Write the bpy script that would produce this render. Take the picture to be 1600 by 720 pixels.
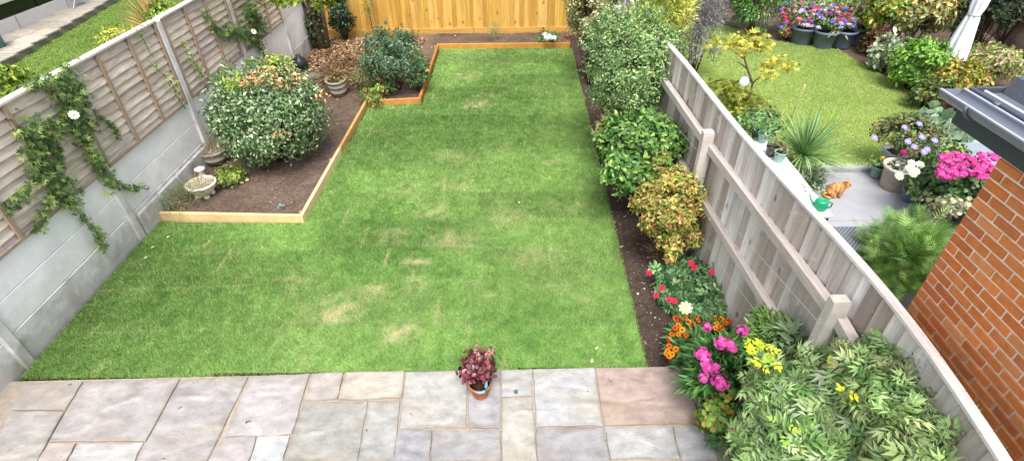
import bpy, math, random
import numpy as np
from mathutils import Vector, Matrix
for o in list(bpy.data.objects): bpy.data.objects.remove(o)
S = bpy.context.scene
COL = S.collection
rng = np.random.default_rng(7); random.seed(7)

# ------------------------------------------------------------------ camera, light, exposure
F = 832.0; H = 4.0
def nrm(v): v = np.array(v, float); return v/np.linalg.norm(v)
AY = nrm((10, 635, -F)); AZ = nrm((-22, 1090, F)); AZ = nrm(AZ-AY*AZ.dot(AY)); AX = np.cross(AY, AZ)
cam = bpy.data.cameras.new('camera'); co = bpy.data.objects.new('camera', cam); COL.objects.link(co)
R = Matrix(((AX[0], AX[1], AX[2]), (AY[0], AY[1], AY[2]), (AZ[0], AZ[1], AZ[2])))
co.matrix_world = Matrix.Translation((0, 0, H)) @ R.to_4x4()
cam.lens = 36*F/1600; cam.sensor_width = 36; cam.clip_end = 500; cam.clip_start = .05
S.camera = co
w = bpy.data.worlds.new('World'); S.world = w; w.use_nodes = True
nt = w.node_tree; bg = nt.nodes['Background']
sky = nt.nodes.new('ShaderNodeTexSky'); sky.sky_type = 'NISHITA'; sky.sun_disc = False
SEL, SAZ = math.radians(62), math.radians(174)      # azimuth: clockwise from +Y
sky.sun_elevation = SEL; sky.sun_rotation = SAZ; sky.dust_density = 4; sky.air_density = .8; sky.ozone_density = .6
hs = nt.nodes.new('ShaderNodeHueSaturation'); hs.inputs['Saturation'].default_value = .45
nt.links.new(sky.outputs[0], hs.inputs['Color']); nt.links.new(hs.outputs[0], bg.inputs[0]); bg.inputs[1].default_value = .15
sl = bpy.data.lights.new('sun', 'SUN'); sl.energy = 1.9; sl.angle = math.radians(30); sl.color = (1, .965, .91)
so = bpy.data.objects.new('sun', sl); COL.objects.link(so)
sd = Vector((math.sin(SAZ)*math.cos(SEL), math.cos(SAZ)*math.cos(SEL), math.sin(SEL)))
so.rotation_euler = sd.to_track_quat('Z', 'Y').to_euler(); so.location = (0, 0, 12)
S.view_settings.view_transform = 'Standard'; S.view_settings.look = 'None'
S.view_settings.gamma = 1; S.view_settings.use_curve_mapping = False
S.view_settings.exposure = .98
S.cycles.max_bounces = 6; S.cycles.diffuse_bounces = 3; S.cycles.transmission_bounces = 4; S.cycles.transparent_max_bounces = 4

# surveying helpers: photo bearing + known height -> place in the garden
def P(px, py, z=0.0):
    d = np.array([px-800, 360-py, -F]); v = np.array([d@AX, d@AY, d@AZ]); t = (z-H)/v[2]
    return np.array([v[0]*t, v[1]*t, z])
def PX(px, py, x):
    d = np.array([px-800, 360-py, -F]); v = np.array([d@AX, d@AY, d@AZ]); t = x/v[0]
    return np.array([x, v[1]*t, H+v[2]*t])
def hit(px, py, c, r, a, k=1.0):
    """point where a line of sight meets the front of a rounded crown"""
    d = np.array([px-800, 360-py, -F]); v = nrm(np.array([d@AX, d@AY, d@AZ])); sc = np.array([r, r, a])*k
    o = (np.array([0, 0, H])-c)/sc; q = v/sc; A = q@q; B = 2*o@q; C_ = o@o-1; D = B*B-4*A*C_
    t = (-B-math.sqrt(D))/(2*A) if D > 0 else -B/(2*A)
    return np.array([0, 0, H])+v*t
def depth(p): return -(p[0]*AX+p[1]*AY+(p[2]-H)*AZ)[2]
def fit(x0, y0, x1, y1, zb=0.0):
    """size and position of a rounded plant of bottom height zb that spans this much of the view"""
    mx, my = (x0+x1)/2, (y0+y1)/2
    best = None
    for cz in np.linspace(zb+.03, 3.2, 300):
        c = P(mx, my, cz); s = F/depth(c); r = (x1-x0)/2/s
        d = c-np.array([0, 0, H]); ph = math.atan2(-d[2], math.hypot(d[0], d[1]))
        hh = (y1-y0)/2/s
        a2 = hh**2-(r*.9*math.sin(ph))**2
        a = math.sqrt(a2)/math.cos(ph) if a2 > 0 else r*.35
        e = abs(cz-a-zb)
        if best is None or e < best[0]: best = (e, c, r, a)
    return best[1], best[2], best[3]

# ------------------------------------------------------------------ noise / colour
def lin(h):
    c = [int(h[i:i+2], 16)/255 for i in (1, 3, 5)]
    return np.array([x/12.92 if x <= .04045 else ((x+.055)/1.055)**2.4 for x in c])
_lat = np.random.default_rng(3).random((256, 256))
def vn(x, y, s, seed=0):
    x = np.asarray(x)/s+seed*17.3+100; y = np.asarray(y)/s+seed*9.1+100
    xi = np.floor(x).astype(int); yi = np.floor(y).astype(int); fx = x-xi; fy = y-yi
    fx = fx*fx*(3-2*fx); fy = fy*fy*(3-2*fy)
    g = lambda a, b: _lat[a % 256, b % 256]
    return (g(xi, yi)*(1-fx)+g(xi+1, yi)*fx)*(1-fy)+(g(xi, yi+1)*(1-fx)+g(xi+1, yi+1)*fx)*fy
def fbm(x, y, s, seed=0, o=4):
    t = 0; a = 1; n = 0
    for i in range(o): t = t+a*vn(x, y, s/2**i, seed+i); n += a; a *= .5
    return t/n

# ------------------------------------------------------------------ mesh builder
class MB:
    def __init__(s): s.V = []; s.F = []; s.C = []; s.n = 0; s.sm = []
    def add(s, V, F, c=(.5, .5, .5), smooth=False):
        V = np.asarray(V, float).reshape(-1, 3); c = np.asarray(c, float)
        if c.ndim == 1: c = np.tile(c, (len(V), 1))
        if isinstance(F, np.ndarray): F = [F]
        else:
            d = {}
            for f in F: d.setdefault(len(f), []).append(f)
            F = [np.array(v) for v in d.values()]
        for f in F: s.F.append(f+s.n); s.sm.append(smooth)
        s.V.append(V); s.C.append(c); s.n += len(V)
        return s
    def build(s, name, mat, parent=None, origin=None):
        V = np.concatenate(s.V); C = np.concatenate(s.C)
        if parent is not None:
            r = parent
            while r.parent: r = r.parent
            og = np.array(r.location)
        else: og = np.array(origin if origin is not None else (0, 0, 0), float)
        V = V-og
        me = bpy.data.meshes.new(name)
        idx = np.concatenate([f.ravel() for f in s.F]); tot = np.concatenate([np.full(len(f), f.shape[1]) for f in s.F])
        st = np.concatenate([[0], np.cumsum(tot)[:-1]])
        me.vertices.add(len(V)); me.vertices.foreach_set('co', V.ravel().astype(np.float32))
        me.loops.add(len(idx)); me.loops.foreach_set('vertex_index', idx.astype(np.int32))
        me.polygons.add(len(tot)); me.polygons.foreach_set('loop_start', st.astype(np.int32))
        me.polygons.foreach_set('use_smooth', np.concatenate([np.full(len(f), m) for f, m in zip(s.F, s.sm)]))
        at = me.color_attributes.new('Col', 'FLOAT_COLOR', 'POINT')
        at.data.foreach_set('color', np.concatenate([C, np.ones((len(C), 1))], 1).ravel().astype(np.float32))
        me.update(calc_edges=True); me.validate()
        me.materials.append(mat)
        o = bpy.data.objects.new(name, me); COL.objects.link(o)
        if parent is not None: o.parent = parent
        else: o.location = og
        return o
def tag(o, label=None, cat=None, group=None, kind=None):
    if label: o['label'] = label
    if cat: o['category'] = cat
    if group: o['group'] = group
    if kind: o['kind'] = kind
    return o
def thing(name, label, cat, loc, group=None):
    o = bpy.data.objects.new(name, None); COL.objects.link(o); o.location = [float(v) for v in loc]; o.empty_display_size = .1
    return tag(o, label, cat, group)

def beam(p0, p1, w, h, up=(0, 0, 1), ch=.004, c=(.5, .5, .5), mb=None):
    """chamfered bar from p0 to p1; w across, h along up"""
    mb = mb or MB(); p0 = np.array(p0, float); p1 = np.array(p1, float); d = nrm(p1-p0)
    s = nrm(np.cross(d, np.array(up, float))); u = np.cross(s, d); a, b = w/2, h/2
    def ring(p, k): return [p+s*x+u*y for x, y in ((-a+k, -b), (a-k, -b), (a, -b+k), (a, b-k), (a-k, b), (-a+k, b), (-a, b-k), (-a, -b+k))]
    sh = lambda p, q: [p+(v-p)*q for v in ring(p, ch)]
    V = sh(p0, 1-2*ch/max(min(w, h), .01)*.6)+ring(p0+d*ch, ch)+ring(p1-d*ch, ch)+sh(p1, 1-2*ch/max(min(w, h), .01)*.6)
    F = [tuple(range(7, -1, -1)), tuple(range(24, 32))]
    for r in range(3):
        for i in range(8): j = (i+1) % 8; F.append((r*8+i, r*8+j, r*8+8+j, r*8+8+i))
    mb.add(V, F, c); return mb
def box(x0, x1, y0, y1, z0, z1, c=(.5, .5, .5), mb=None, ch=.004):
    return beam(((x0+x1)/2, y0, (z0+z1)/2), ((x0+x1)/2, y1, (z0+z1)/2), abs(x1-x0), abs(z1-z0), c=c, mb=mb, ch=ch)
def tube(pts, rad, c=(.5, .5, .5), mb=None, n=6):
    mb = mb or MB(); pts = [np.array(p, float) for p in pts]; m = len(pts)
    if np.isscalar(rad): rad = [rad]*m
    V = []
    for i, p in enumerate(pts):
        d = nrm(pts[min(i+1, m-1)]-pts[max(i-1, 0)]); s = np.cross(d, (.31, .22, .92)); s = nrm(s); u = np.cross(s, d)
        for k in range(n): a = 2*math.pi*k/n; V.append(p+(s*math.cos(a)+u*math.sin(a))*rad[i])
    F = [(i*n+k, i*n+(k+1) % n, (i+1)*n+(k+1) % n, (i+1)*n+k) for i in range(m-1) for k in range(n)]
    F += [tuple(range(n-1, -1, -1)), tuple(range((m-1)*n, m*n))]
    mb.add(V, F, c, True); return mb
def lathe(prof, cen, c=(.5, .5, .5), mb=None, n=28, sq=None, tilt=None):
    mb = mb or MB(); V = []
    for r, z in prof:
        for k in range(n):
            a = 2*math.pi*k/n; x, y = r*math.cos(a), r*math.sin(a)
            if sq and r > .001: m = max(abs(x), abs(y))/max(r, 1e-6); f = 1/(m**sq) ; x *= f; y *= f
            V.append((x, y, z))
    V = np.array(V)
    if tilt is not None: V = V@np.array(Matrix.Rotation(tilt[0], 3, tilt[1])).T
    V = V+np.array(cen)
    m = len(prof)
    F = [(i*n+k, i*n+(k+1) % n, (i+1)*n+(k+1) % n, (i+1)*n+k) for i in range(m-1) for k in range(n)]
    if prof[0][0] > .001: F.append(tuple(range(n-1, -1, -1)))
    mb.add(V, F, c, True); return mb

# ------------------------------------------------------------------ materials
def newmat(name):
    m = bpy.data.materials.new(name); m.use_nodes = True; t = m.node_tree; b = t.nodes['Principled BSDF']; return m, t, b
def mat(name, rough=.7, var=.25, scale=8, stretch=(1, 1, 1), bump=.3, bscale=None, bdist=.01, spec=.35, metal=0, detail=6, tint=None, tamt=.5, tscale=2.0, speck=None):
    """base colour from the Col attribute, varied by object-space noise"""
    m, t, b = newmat(name); N = t.nodes.new; L = t.links.new
    at = N('ShaderNodeAttribute'); at.attribute_name = 'Col'
    tc = N('ShaderNodeTexCoord'); mp = N('ShaderNodeMapping'); mp.inputs['Scale'].default_value = stretch; L(tc.outputs['Object'], mp.inputs[0])
    n1 = N('ShaderNodeTexNoise'); n1.inputs['Scale'].default_value = scale; n1.inputs['Detail'].default_value = detail; n1.inputs['Roughness'].default_value = .65; L(mp.outputs[0], n1.inputs[0])
    mr = N('ShaderNodeMapRange'); mr.inputs[1].default_value = .3; mr.inputs[2].default_value = .7; mr.inputs[3].default_value = 1-var; mr.inputs[4].default_value = 1+var; L(n1.outputs[0], mr.inputs[0])
    mx = N('ShaderNodeVectorMath'); mx.operation = 'SCALE'; L(at.outputs['Color'], mx.inputs[0]); L(mr.outputs[0], mx.inputs['Scale'])
    out = mx.outputs[0]
    if tint is not None:
        n2 = N('ShaderNodeTexNoise'); n2.inputs['Scale'].default_value = tscale; n2.inputs['Detail'].default_value = 5; L(mp.outputs[0], n2.inputs[0])
        r2 = N('ShaderNodeMapRange'); r2.inputs[1].default_value = .48; r2.inputs[2].default_value = .68; r2.inputs[4].default_value = tamt; L(n2.outputs[0], r2.inputs[0])
        mc = N('ShaderNodeMix'); mc.data_type = 'RGBA'; L(r2.outputs[0], mc.inputs['Factor']); L(out, mc.inputs[6]); mc.inputs[7].default_value = (*tint, 1); out = mc.outputs[2]
    if speck is not None:
        vo = N('ShaderNodeTexNoise'); vo.inputs['Scale'].default_value = speck[1]; vo.inputs['Detail'].default_value = 2; L(tc.outputs['Object'], vo.inputs[0])
        r3 = N('ShaderNodeMapRange'); r3.inputs[1].default_value = speck[2]; r3.inputs[2].default_value = speck[2]+.04; r3.inputs[4].default_value = speck[3]; L(vo.outputs[0], r3.inputs[0])
        mc = N('ShaderNodeMix'); mc.data_type = 'RGBA'; L(r3.outputs[0], mc.inputs['Factor']); L(out, mc.inputs[6]); mc.inputs[7].default_value = (*speck[0], 1); out = mc.outputs[2]
    L(out, b.inputs['Base Color'])
    b.inputs['Roughness'].default_value = rough; b.inputs['Specular IOR Level'].default_value = spec; b.inputs['Metallic'].default_value = metal
    if bump:
        nb = N('ShaderNodeTexNoise'); nb.inputs['Scale'].default_value = bscale or scale*4; nb.inputs['Detail'].default_value = 5; L(mp.outputs[0], nb.inputs[0])
        bu = N('ShaderNodeBump'); bu.inputs['Strength'].default_value = bump; bu.inputs['Distance'].default_value = bdist; L(nb.outputs[0], bu.inputs['Height']); L(bu.outputs[0], b.inputs['Normal'])
    return m
def leafmat(name, rough=.45, trans=.25, spec=.4):
    m, t, b = newmat(name); N = t.nodes.new; L = t.links.new
    at = N('ShaderNodeAttribute'); at.attribute_name = 'Col'
    L(at.outputs['Color'], b.inputs['Base Color']); b.inputs['Roughness'].default_value = rough; b.inputs['Specular IOR Level'].default_value = spec
    tr = N('ShaderNodeBsdfTranslucent'); hv = N('ShaderNodeHueSaturation'); hv.inputs['Saturation'].default_value = 1.15; hv.inputs['Value'].default_value = 1.2
    L(at.outputs['Color'], hv.inputs['Color']); L(hv.outputs[0], tr.inputs[0])
    mx = N('ShaderNodeMixShader'); mx.inputs[0].default_value = trans; L(b.outputs[0], mx.inputs[1]); L(tr.outputs[0], mx.inputs[2]); L(mx.outputs[0], t.nodes['Material Output'].inputs[0])
    return m
M_leaf = leafmat('foliage'); M_grass = leafmat('grass_blades', .6, .3, .25); M_petal = leafmat('petals', .6, .3, .2)
M_gloss = leafmat('glossy_foliage', .32, .12, .55)
M_stem = mat('bark', .85, .3, 20, (1, 1, .3), .6)
M_soil = mat('soil', .95, .45, 30, bump=1, bscale=60, bdist=.02, spec=.15, speck=(lin('#a58f78')*.6, 55, .67, .6))
M_ground = mat('lawn_ground', .95, .25, 40, bump=.8, bscale=120, spec=.1)
M_conc = mat('concrete', .85, .09, 6, bump=.25, bscale=120, bdist=.004, spec=.25, tint=lin('#8f8b80'), tamt=.55, tscale=3.5)
M_white = mat('painted_concrete', .8, .08, 5, bump=.35, bscale=70, bdist=.003, spec=.25, tint=lin('#d2d1d5'), tamt=.5, tscale=1.6)
def add_splash(m, col, zt, amt):
    t = m.node_tree; N = t.nodes.new; L = t.links.new; b = t.nodes['Principled BSDF']; src = b.inputs['Base Color'].links[0].from_socket
    ge = N('ShaderNodeNewGeometry'); sp = N('ShaderNodeSeparateXYZ'); L(ge.outputs['Position'], sp.inputs[0])
    ns = N('ShaderNodeTexNoise'); ns.inputs['Scale'].default_value = 5; ns.inputs['Detail'].default_value = 8; ns.inputs['Roughness'].default_value = .7; L(ge.outputs['Position'], ns.inputs[0])
    ad = N('ShaderNodeMath'); ad.operation = 'MULTIPLY_ADD'; L(ns.outputs[0], ad.inputs[0]); ad.inputs[1].default_value = -.9; L(sp.outputs[2], ad.inputs[2])
    mr = N('ShaderNodeMapRange'); mr.inputs[1].default_value = zt-.45; mr.inputs[2].default_value = zt-.62; mr.inputs[3].default_value = 0; mr.inputs[4].default_value = amt; L(ad.outputs[0], mr.inputs[0])
    mx = N('ShaderNodeMix'); mx.data_type = 'RGBA'; L(mr.outputs[0], mx.inputs['Factor']); L(src, mx.inputs[6]); mx.inputs[7].default_value = (*col, 1); L(mx.outputs[2], b.inputs['Base Color'])
def add_knots(m, scale, stretch, dark, light):
    t = m.node_tree; N = t.nodes.new; L = t.links.new; b = t.nodes['Principled BSDF']; src = b.inputs['Base Color'].links[0].from_socket
    tc = N('ShaderNodeTexCoord'); mp = N('ShaderNodeMapping'); mp.inputs['Scale'].default_value = stretch; L(tc.outputs['Object'], mp.inputs[0])
    vo = N('ShaderNodeTexVoronoi'); vo.inputs['Scale'].default_value = scale; L(mp.outputs[0], vo.inputs[0])
    cr = N('ShaderNodeValToRGB'); e = cr.color_ramp.elements; e[0].position = .05; e[0].color = (*dark, 1); e[1].position = .2; e[1].color = (*light, 1)
    L(vo.outputs['Distance'], cr.inputs[0])
    mr = N('ShaderNodeMapRange'); mr.inputs[1].default_value = .2; mr.inputs[2].default_value = .09; mr.inputs[4].default_value = .85; L(vo.outputs['Distance'], mr.inputs[0])
    mx = N('ShaderNodeMix'); mx.data_type = 'RGBA'; L(mr.outputs[0], mx.inputs['Factor']); L(src, mx.inputs[6]); L(cr.outputs[0], mx.inputs[7]); L(mx.outputs[2], b.inputs['Base Color'])
add_splash(M_conc, lin('#7f7a66'), .28, .4)
add_splash(M_white, lin('#b8b4a8'), .58, .2)
M_lap = mat('weathered_larch_lap', .85, .28, 5, (1, 1, 7), .5, 30, .004, tint=lin('#b8aaa4'), tamt=.4, tscale=1.2, spec=.2)
M_batten = mat('rough_batten', .85, .2, 9, (3, 3, .6), .4)
M_back = mat('new_featheredge_pine', .7, .22, 4, (7, 1, .5), .25, 30, .003, tint=lin('#a56c18'), tamt=.3, tscale=1.6)
M_gboard = mat('pine_board', .75, .2, 4, (.7, 1, 8), .3, tint=lin('#77501d'), tamt=.4, tscale=2)
M_edge = mat('edging_pine', .75, .16, 7, (1, 1, 1), .3, 50, .004)
M_grey = mat('silvered_board', .85, .22, 5, (1, 8, .55), .45, 28, .005, tint=lin('#8f8076'), tamt=.6, tscale=.9, spec=.2, speck=(lin('#d6d2cf'), 9, .66, .5))
M_cap = mat('bleached_rail', .85, .14, 8, (6, .6, 6), .4, 30, .004, spec=.2, tint=lin('#8d8078'), tamt=.4, tscale=1.2)
def slabmat():
    m = mat('riven_sandstone', .7, .26, 7, stretch=(1, 1.6, 1), bump=0, spec=.35, detail=9, tint=lin('#948670'), tamt=.45, tscale=1.3, speck=(lin('#3f3d3a'), 11, .735, .85))
    t = m.node_tree; N = t.nodes.new; L = t.links.new; b = t.nodes['Principled BSDF']; src = b.inputs['Base Color'].links[0].from_socket
    g0 = N('ShaderNodeNewGeometry'); q0 = N('ShaderNodeTexNoise'); q0.inputs['Scale'].default_value = 2.3; q0.inputs['Detail'].default_value = 6; q0.inputs['Distortion'].default_value = .7; L(g0.outputs['Position'], q0.inputs[0])
    sn = N('ShaderNodeMath'); sn.operation = 'SNAP'; L(q0.outputs[0], sn.inputs[0]); sn.inputs[1].default_value = .055
    sb = N('ShaderNodeBump'); sb.inputs['Strength'].default_value = .9; sb.inputs['Distance'].default_value = .05; L(sn.outputs[0], sb.inputs['Height'])
    wn = N('ShaderNodeTexWhiteNoise'); wn.noise_dimensions = '1D'; L(sn.outputs[0], wn.inputs['W'])
    wr_ = N('ShaderNodeMapRange'); wr_.inputs[3].default_value = .94; wr_.inputs[4].default_value = 1.06; L(wn.outputs[0], wr_.inputs[0])
    vs = N('ShaderNodeVectorMath'); vs.operation = 'SCALE'; L(src, vs.inputs[0]); L(wr_.outputs[0], vs.inputs['Scale']); src = vs.outputs[0]
    tc = N('ShaderNodeTexCoord'); mp = N('ShaderNodeMapping'); mp.inputs['Rotation'].default_value = (0, 0, .5); mp.inputs['Scale'].default_value = (1, 2.2, 1); L(tc.outputs['Object'], mp.inputs[0])
    n = N('ShaderNodeTexNoise'); n.noise_type = 'RIDGED_MULTIFRACTAL'; n.inputs['Scale'].default_value = 2.6; n.inputs['Detail'].default_value = 7; n.inputs['Distortion'].default_value = .6; L(mp.outputs[0], n.inputs[0])
    bu = N('ShaderNodeBump'); bu.inputs['Strength'].default_value = 1; bu.inputs['Distance'].default_value = .03; L(n.outputs[0], bu.inputs['Height']); L(sb.outputs[0], bu.inputs['Normal'])
    n3 = N('ShaderNodeTexNoise'); n3.inputs['Scale'].default_value = 60; n3.inputs['Detail'].default_value = 5; L(tc.outputs['Object'], n3.inputs[0])
    b2 = N('ShaderNodeBump'); b2.inputs['Strength'].default_value = .4; b2.inputs['Distance'].default_value = .004; L(n3.outputs[0], b2.inputs['Height']); L(bu.outputs[0], b2.inputs['Normal']); L(b2.outputs[0], b.inputs['Normal'])
    mr = N('ShaderNodeMapRange'); mr.inputs[1].default_value = 1.25; mr.inputs[2].default_value = 1.9; mr.inputs[4].default_value = .65; L(n.outputs[0], mr.inputs[0])
    mx = N('ShaderNodeMix'); mx.data_type = 'RGBA'; L(mr.outputs[0], mx.inputs['Factor']); L(src, mx.inputs[6]); mx.inputs[7].default_value = (*lin('#c9c7c4'), 1); L(mx.outputs[2], b.inputs['Base Color'])
    return m
M_slab = slabmat()
add_knots(M_grey, 5.5, (1, 1, .55), lin('#5c5048'), lin('#cfc9c4'))
add_knots(M_back, 4.5, (1, 1, .7), lin('#96641f'), lin('#c4943f'))
M_mortar = mat('mortar', .95, .2, 20, bump=.4)
M_pave = mat('smooth_paving', .7, .08, 4, bump=.15, spec=.3)
M_plas = mat('plastic', .4, .04, 6, bump=0, spec=.45)
M_terra = mat('terracotta', .75, .12, 9, bump=.2)
M_stone = mat('cast_stone', .9, .16, 14, bump=.5, bdist=.004, tint=lin('#77736a'), tamt=.5, tscale=7)
M_felt = mat('roof_felt', .85, .25, 90, bump=.6, bscale=200, bdist=.003, spec=.3)
M_cloth = mat('canvas', .85, .05, 5, bump=.15, bscale=20)
M_metal = mat('coated_wire', .5, .1, 9, bump=0, spec=.4)
M_glass = mat('dark_glass', .12, .1, 2, bump=0, spec=.6)
def wicker():
    m, t, b = newmat('rattan_weave'); N = t.nodes.new; L = t.links.new
    tc = N('ShaderNodeTexCoord'); ck = N('ShaderNodeTexChecker'); ck.inputs['Scale'].default_value = 45; L(tc.outputs['Object'], ck.inputs[0])
    ck.inputs[1].default_value = (*lin('#8b929c'), 1); ck.inputs[2].default_value = (*lin('#4b5058'), 1); L(ck.outputs[0], b.inputs['Base Color'])
    bu = N('ShaderNodeBump'); bu.inputs['Distance'].default_value = .006; L(ck.outputs[1], bu.inputs['Height']); L(bu.outputs[0], b.inputs['Normal']); b.inputs['Roughness'].default_value = .5
    return m
M_rattan = wicker()
def catmat():
    m, t, b = newmat('ginger_fur'); N = t.nodes.new; L = t.links.new
    tc = N('ShaderNodeTexCoord'); wv = N('ShaderNodeTexWave'); wv.inputs['Scale'].default_value = 7; wv.inputs['Distortion'].default_value = 5; wv.inputs['Detail'].default_value = 2; wv.inputs['Detail Scale'].default_value = 2; L(tc.outputs['Object'], wv.inputs[0])
    cr = N('ShaderNodeValToRGB'); cr.color_ramp.elements[0].color = (*lin('#bd7a40'), 1); cr.color_ramp.elements[1].color = (*lin('#dcaa74'), 1); L(wv.outputs[0], cr.inputs[0]); L(cr.outputs[0], b.inputs['Base Color'])
    ns = N('ShaderNodeTexNoise'); ns.inputs['Scale'].default_value = 160; L(tc.outputs['Object'], ns.inputs[0]); bu = N('ShaderNodeBump'); bu.inputs['Distance'].default_value = .006; L(ns.outputs[0], bu.inputs['Height']); L(bu.outputs[0], b.inputs['Normal'])
    b.inputs['Roughness'].default_value = .9; return m
M_cat = catmat()

# ------------------------------------------------------------------ foliage
def T(V, Fc): return (np.array(V, float), np.array(Fc))
LEAF = {}
LEAF['oval'] = T([(0, 0, 0), (.24, .35, .05), (.2, .72, .05), (0, 1, -.04), (-.2, .72, .05), (-.24, .35, .05), (0, .5, -.03)], [(0, 1, 6), (1, 2, 6), (2, 3, 6), (3, 4, 6), (4, 5, 6), (5, 0, 6)])
LEAF['round'] = T([(0, 0, 0), (.38, .3, .05), (.36, .75, .05), (0, 1, 0), (-.36, .75, .05), (-.38, .3, .05)], [(0, 1, 2), (0, 2, 3), (0, 3, 4), (0, 4, 5)])
LEAF['lance'] = T([(0, 0, 0), (.12, .4, .03), (0, .45, -.01), (-.12, .4, .03), (0, 1, -.1)], [(0, 1, 2), (0, 2, 3), (1, 4, 2), (2, 4, 3)])
LEAF['blade'] = T([(-.03, 0, 0), (.03, 0, 0), (.025, .5, .06), (-.025, .5, .06), (0, 1, -.1)], [(0, 1, 2), (0, 2, 3), (3, 2, 4)])
LEAF['petal'] = T([(0, 0, 0), (.3, .6, .05), (.12, 1, 0), (-.12, 1, 0), (-.3, .6, .05)], [(0, 1, 2), (0, 2, 3), (0, 3, 4)])
def compound(angs, base='lance', sc=None, offs=None):
    V = []; Fc = []; bv, bf = LEAF[base]
    for i, a in enumerate(angs):
        s = sc[i] if sc else 1; o = offs[i] if offs else 0
        c, sn = math.cos(a), math.sin(a); v = bv*s
        v = np.stack([v[:, 0]*c+v[:, 1]*sn, -v[:, 0]*sn+v[:, 1]*c+o, v[:, 2]-.04*abs(a)*s], 1)
        Fc.append(bf+len(V)*len(bv)); V.append(v)
    return np.concatenate(V), np.concatenate(Fc)
LEAF['palm'] = compound([-1.35, -.7, 0, .7, 1.35], 'lance', [.7, .9, 1, .9, .7])
LEAF['wide'] = T(LEAF['lance'][0]*np.array([1.2, 1, 1.6]), LEAF['lance'][1])
LEAF['pinn'] = compound([-1.0, 1.0, -.8, .8, -.55, .55, 0], 'wide', [.42, .42, .5, .5, .5, .5, .5], [.12, .12, .32, .32, .52, .52, .5])
LEAF['rose'] = compound([-1.1, 1.1, -.9, .9, 0], 'oval', [.42, .42, .42, .42, .5], [.15, .15, .42, .42, .5])
LEAF['feather'] = compound([s*a for a in (1.0, .95, .9, .8, .7, .5) for s in (-1, 1)]+[0], 'blade', [.45, .45, .45, .45, .42, .42, .4, .4, .35, .35, .3, .3, .4], [.05, .05, .18, .18, .32, .32, .45, .45, .56, .56, .65, .65, .6])
LEAF['whorl'] = compound([k*1.047+.2 for k in range(6)], 'oval', [1, .9, 1, .85, 1, .9])
def rotframe(d, up, roll=None):
    d = d/np.linalg.norm(d, axis=1, keepdims=True)
    x = np.cross(d, up); x /= np.linalg.norm(x, axis=1, keepdims=True)+1e-9; z = np.cross(x, d)
    return x, d, z
def scatter(mb, pts, dirs, ups, size, kind, cols):
    bv, bf = LEAF[kind]; n = len(pts); k = len(bv)
    x, y, z = rotframe(dirs, ups); size = np.broadcast_to(size, (n,))
    V = pts[:, None]+(bv[None, :, 0, None]*x[:, None]+bv[None, :, 1, None]*y[:, None]+bv[None, :, 2, None]*z[:, None])*size[:, None, None]
    Fc = (bf[None]+(np.arange(n)*k)[:, None, None]).reshape(-1, bf.shape[1])
    mb.add(V.reshape(-1, 3), Fc, np.repeat(cols, k, 0))
def pick(cols, n, var=.22, wts=None):
    C = np.array([lin(c) for c in cols]); i = rng.choice(len(C), n, p=wts)
    return C[i]*np.clip(1+rng.normal(0, var, (n, 1)), .5, 1.7)*(1+rng.normal(0, .04, (n, 3)))
def sphere_dirs(n, up=-.35):
    d = rng.normal(size=(n*4+20, 3)); d /= np.linalg.norm(d, axis=1, keepdims=True); d = d[d[:, 2] > up][:n]; return d
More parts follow.
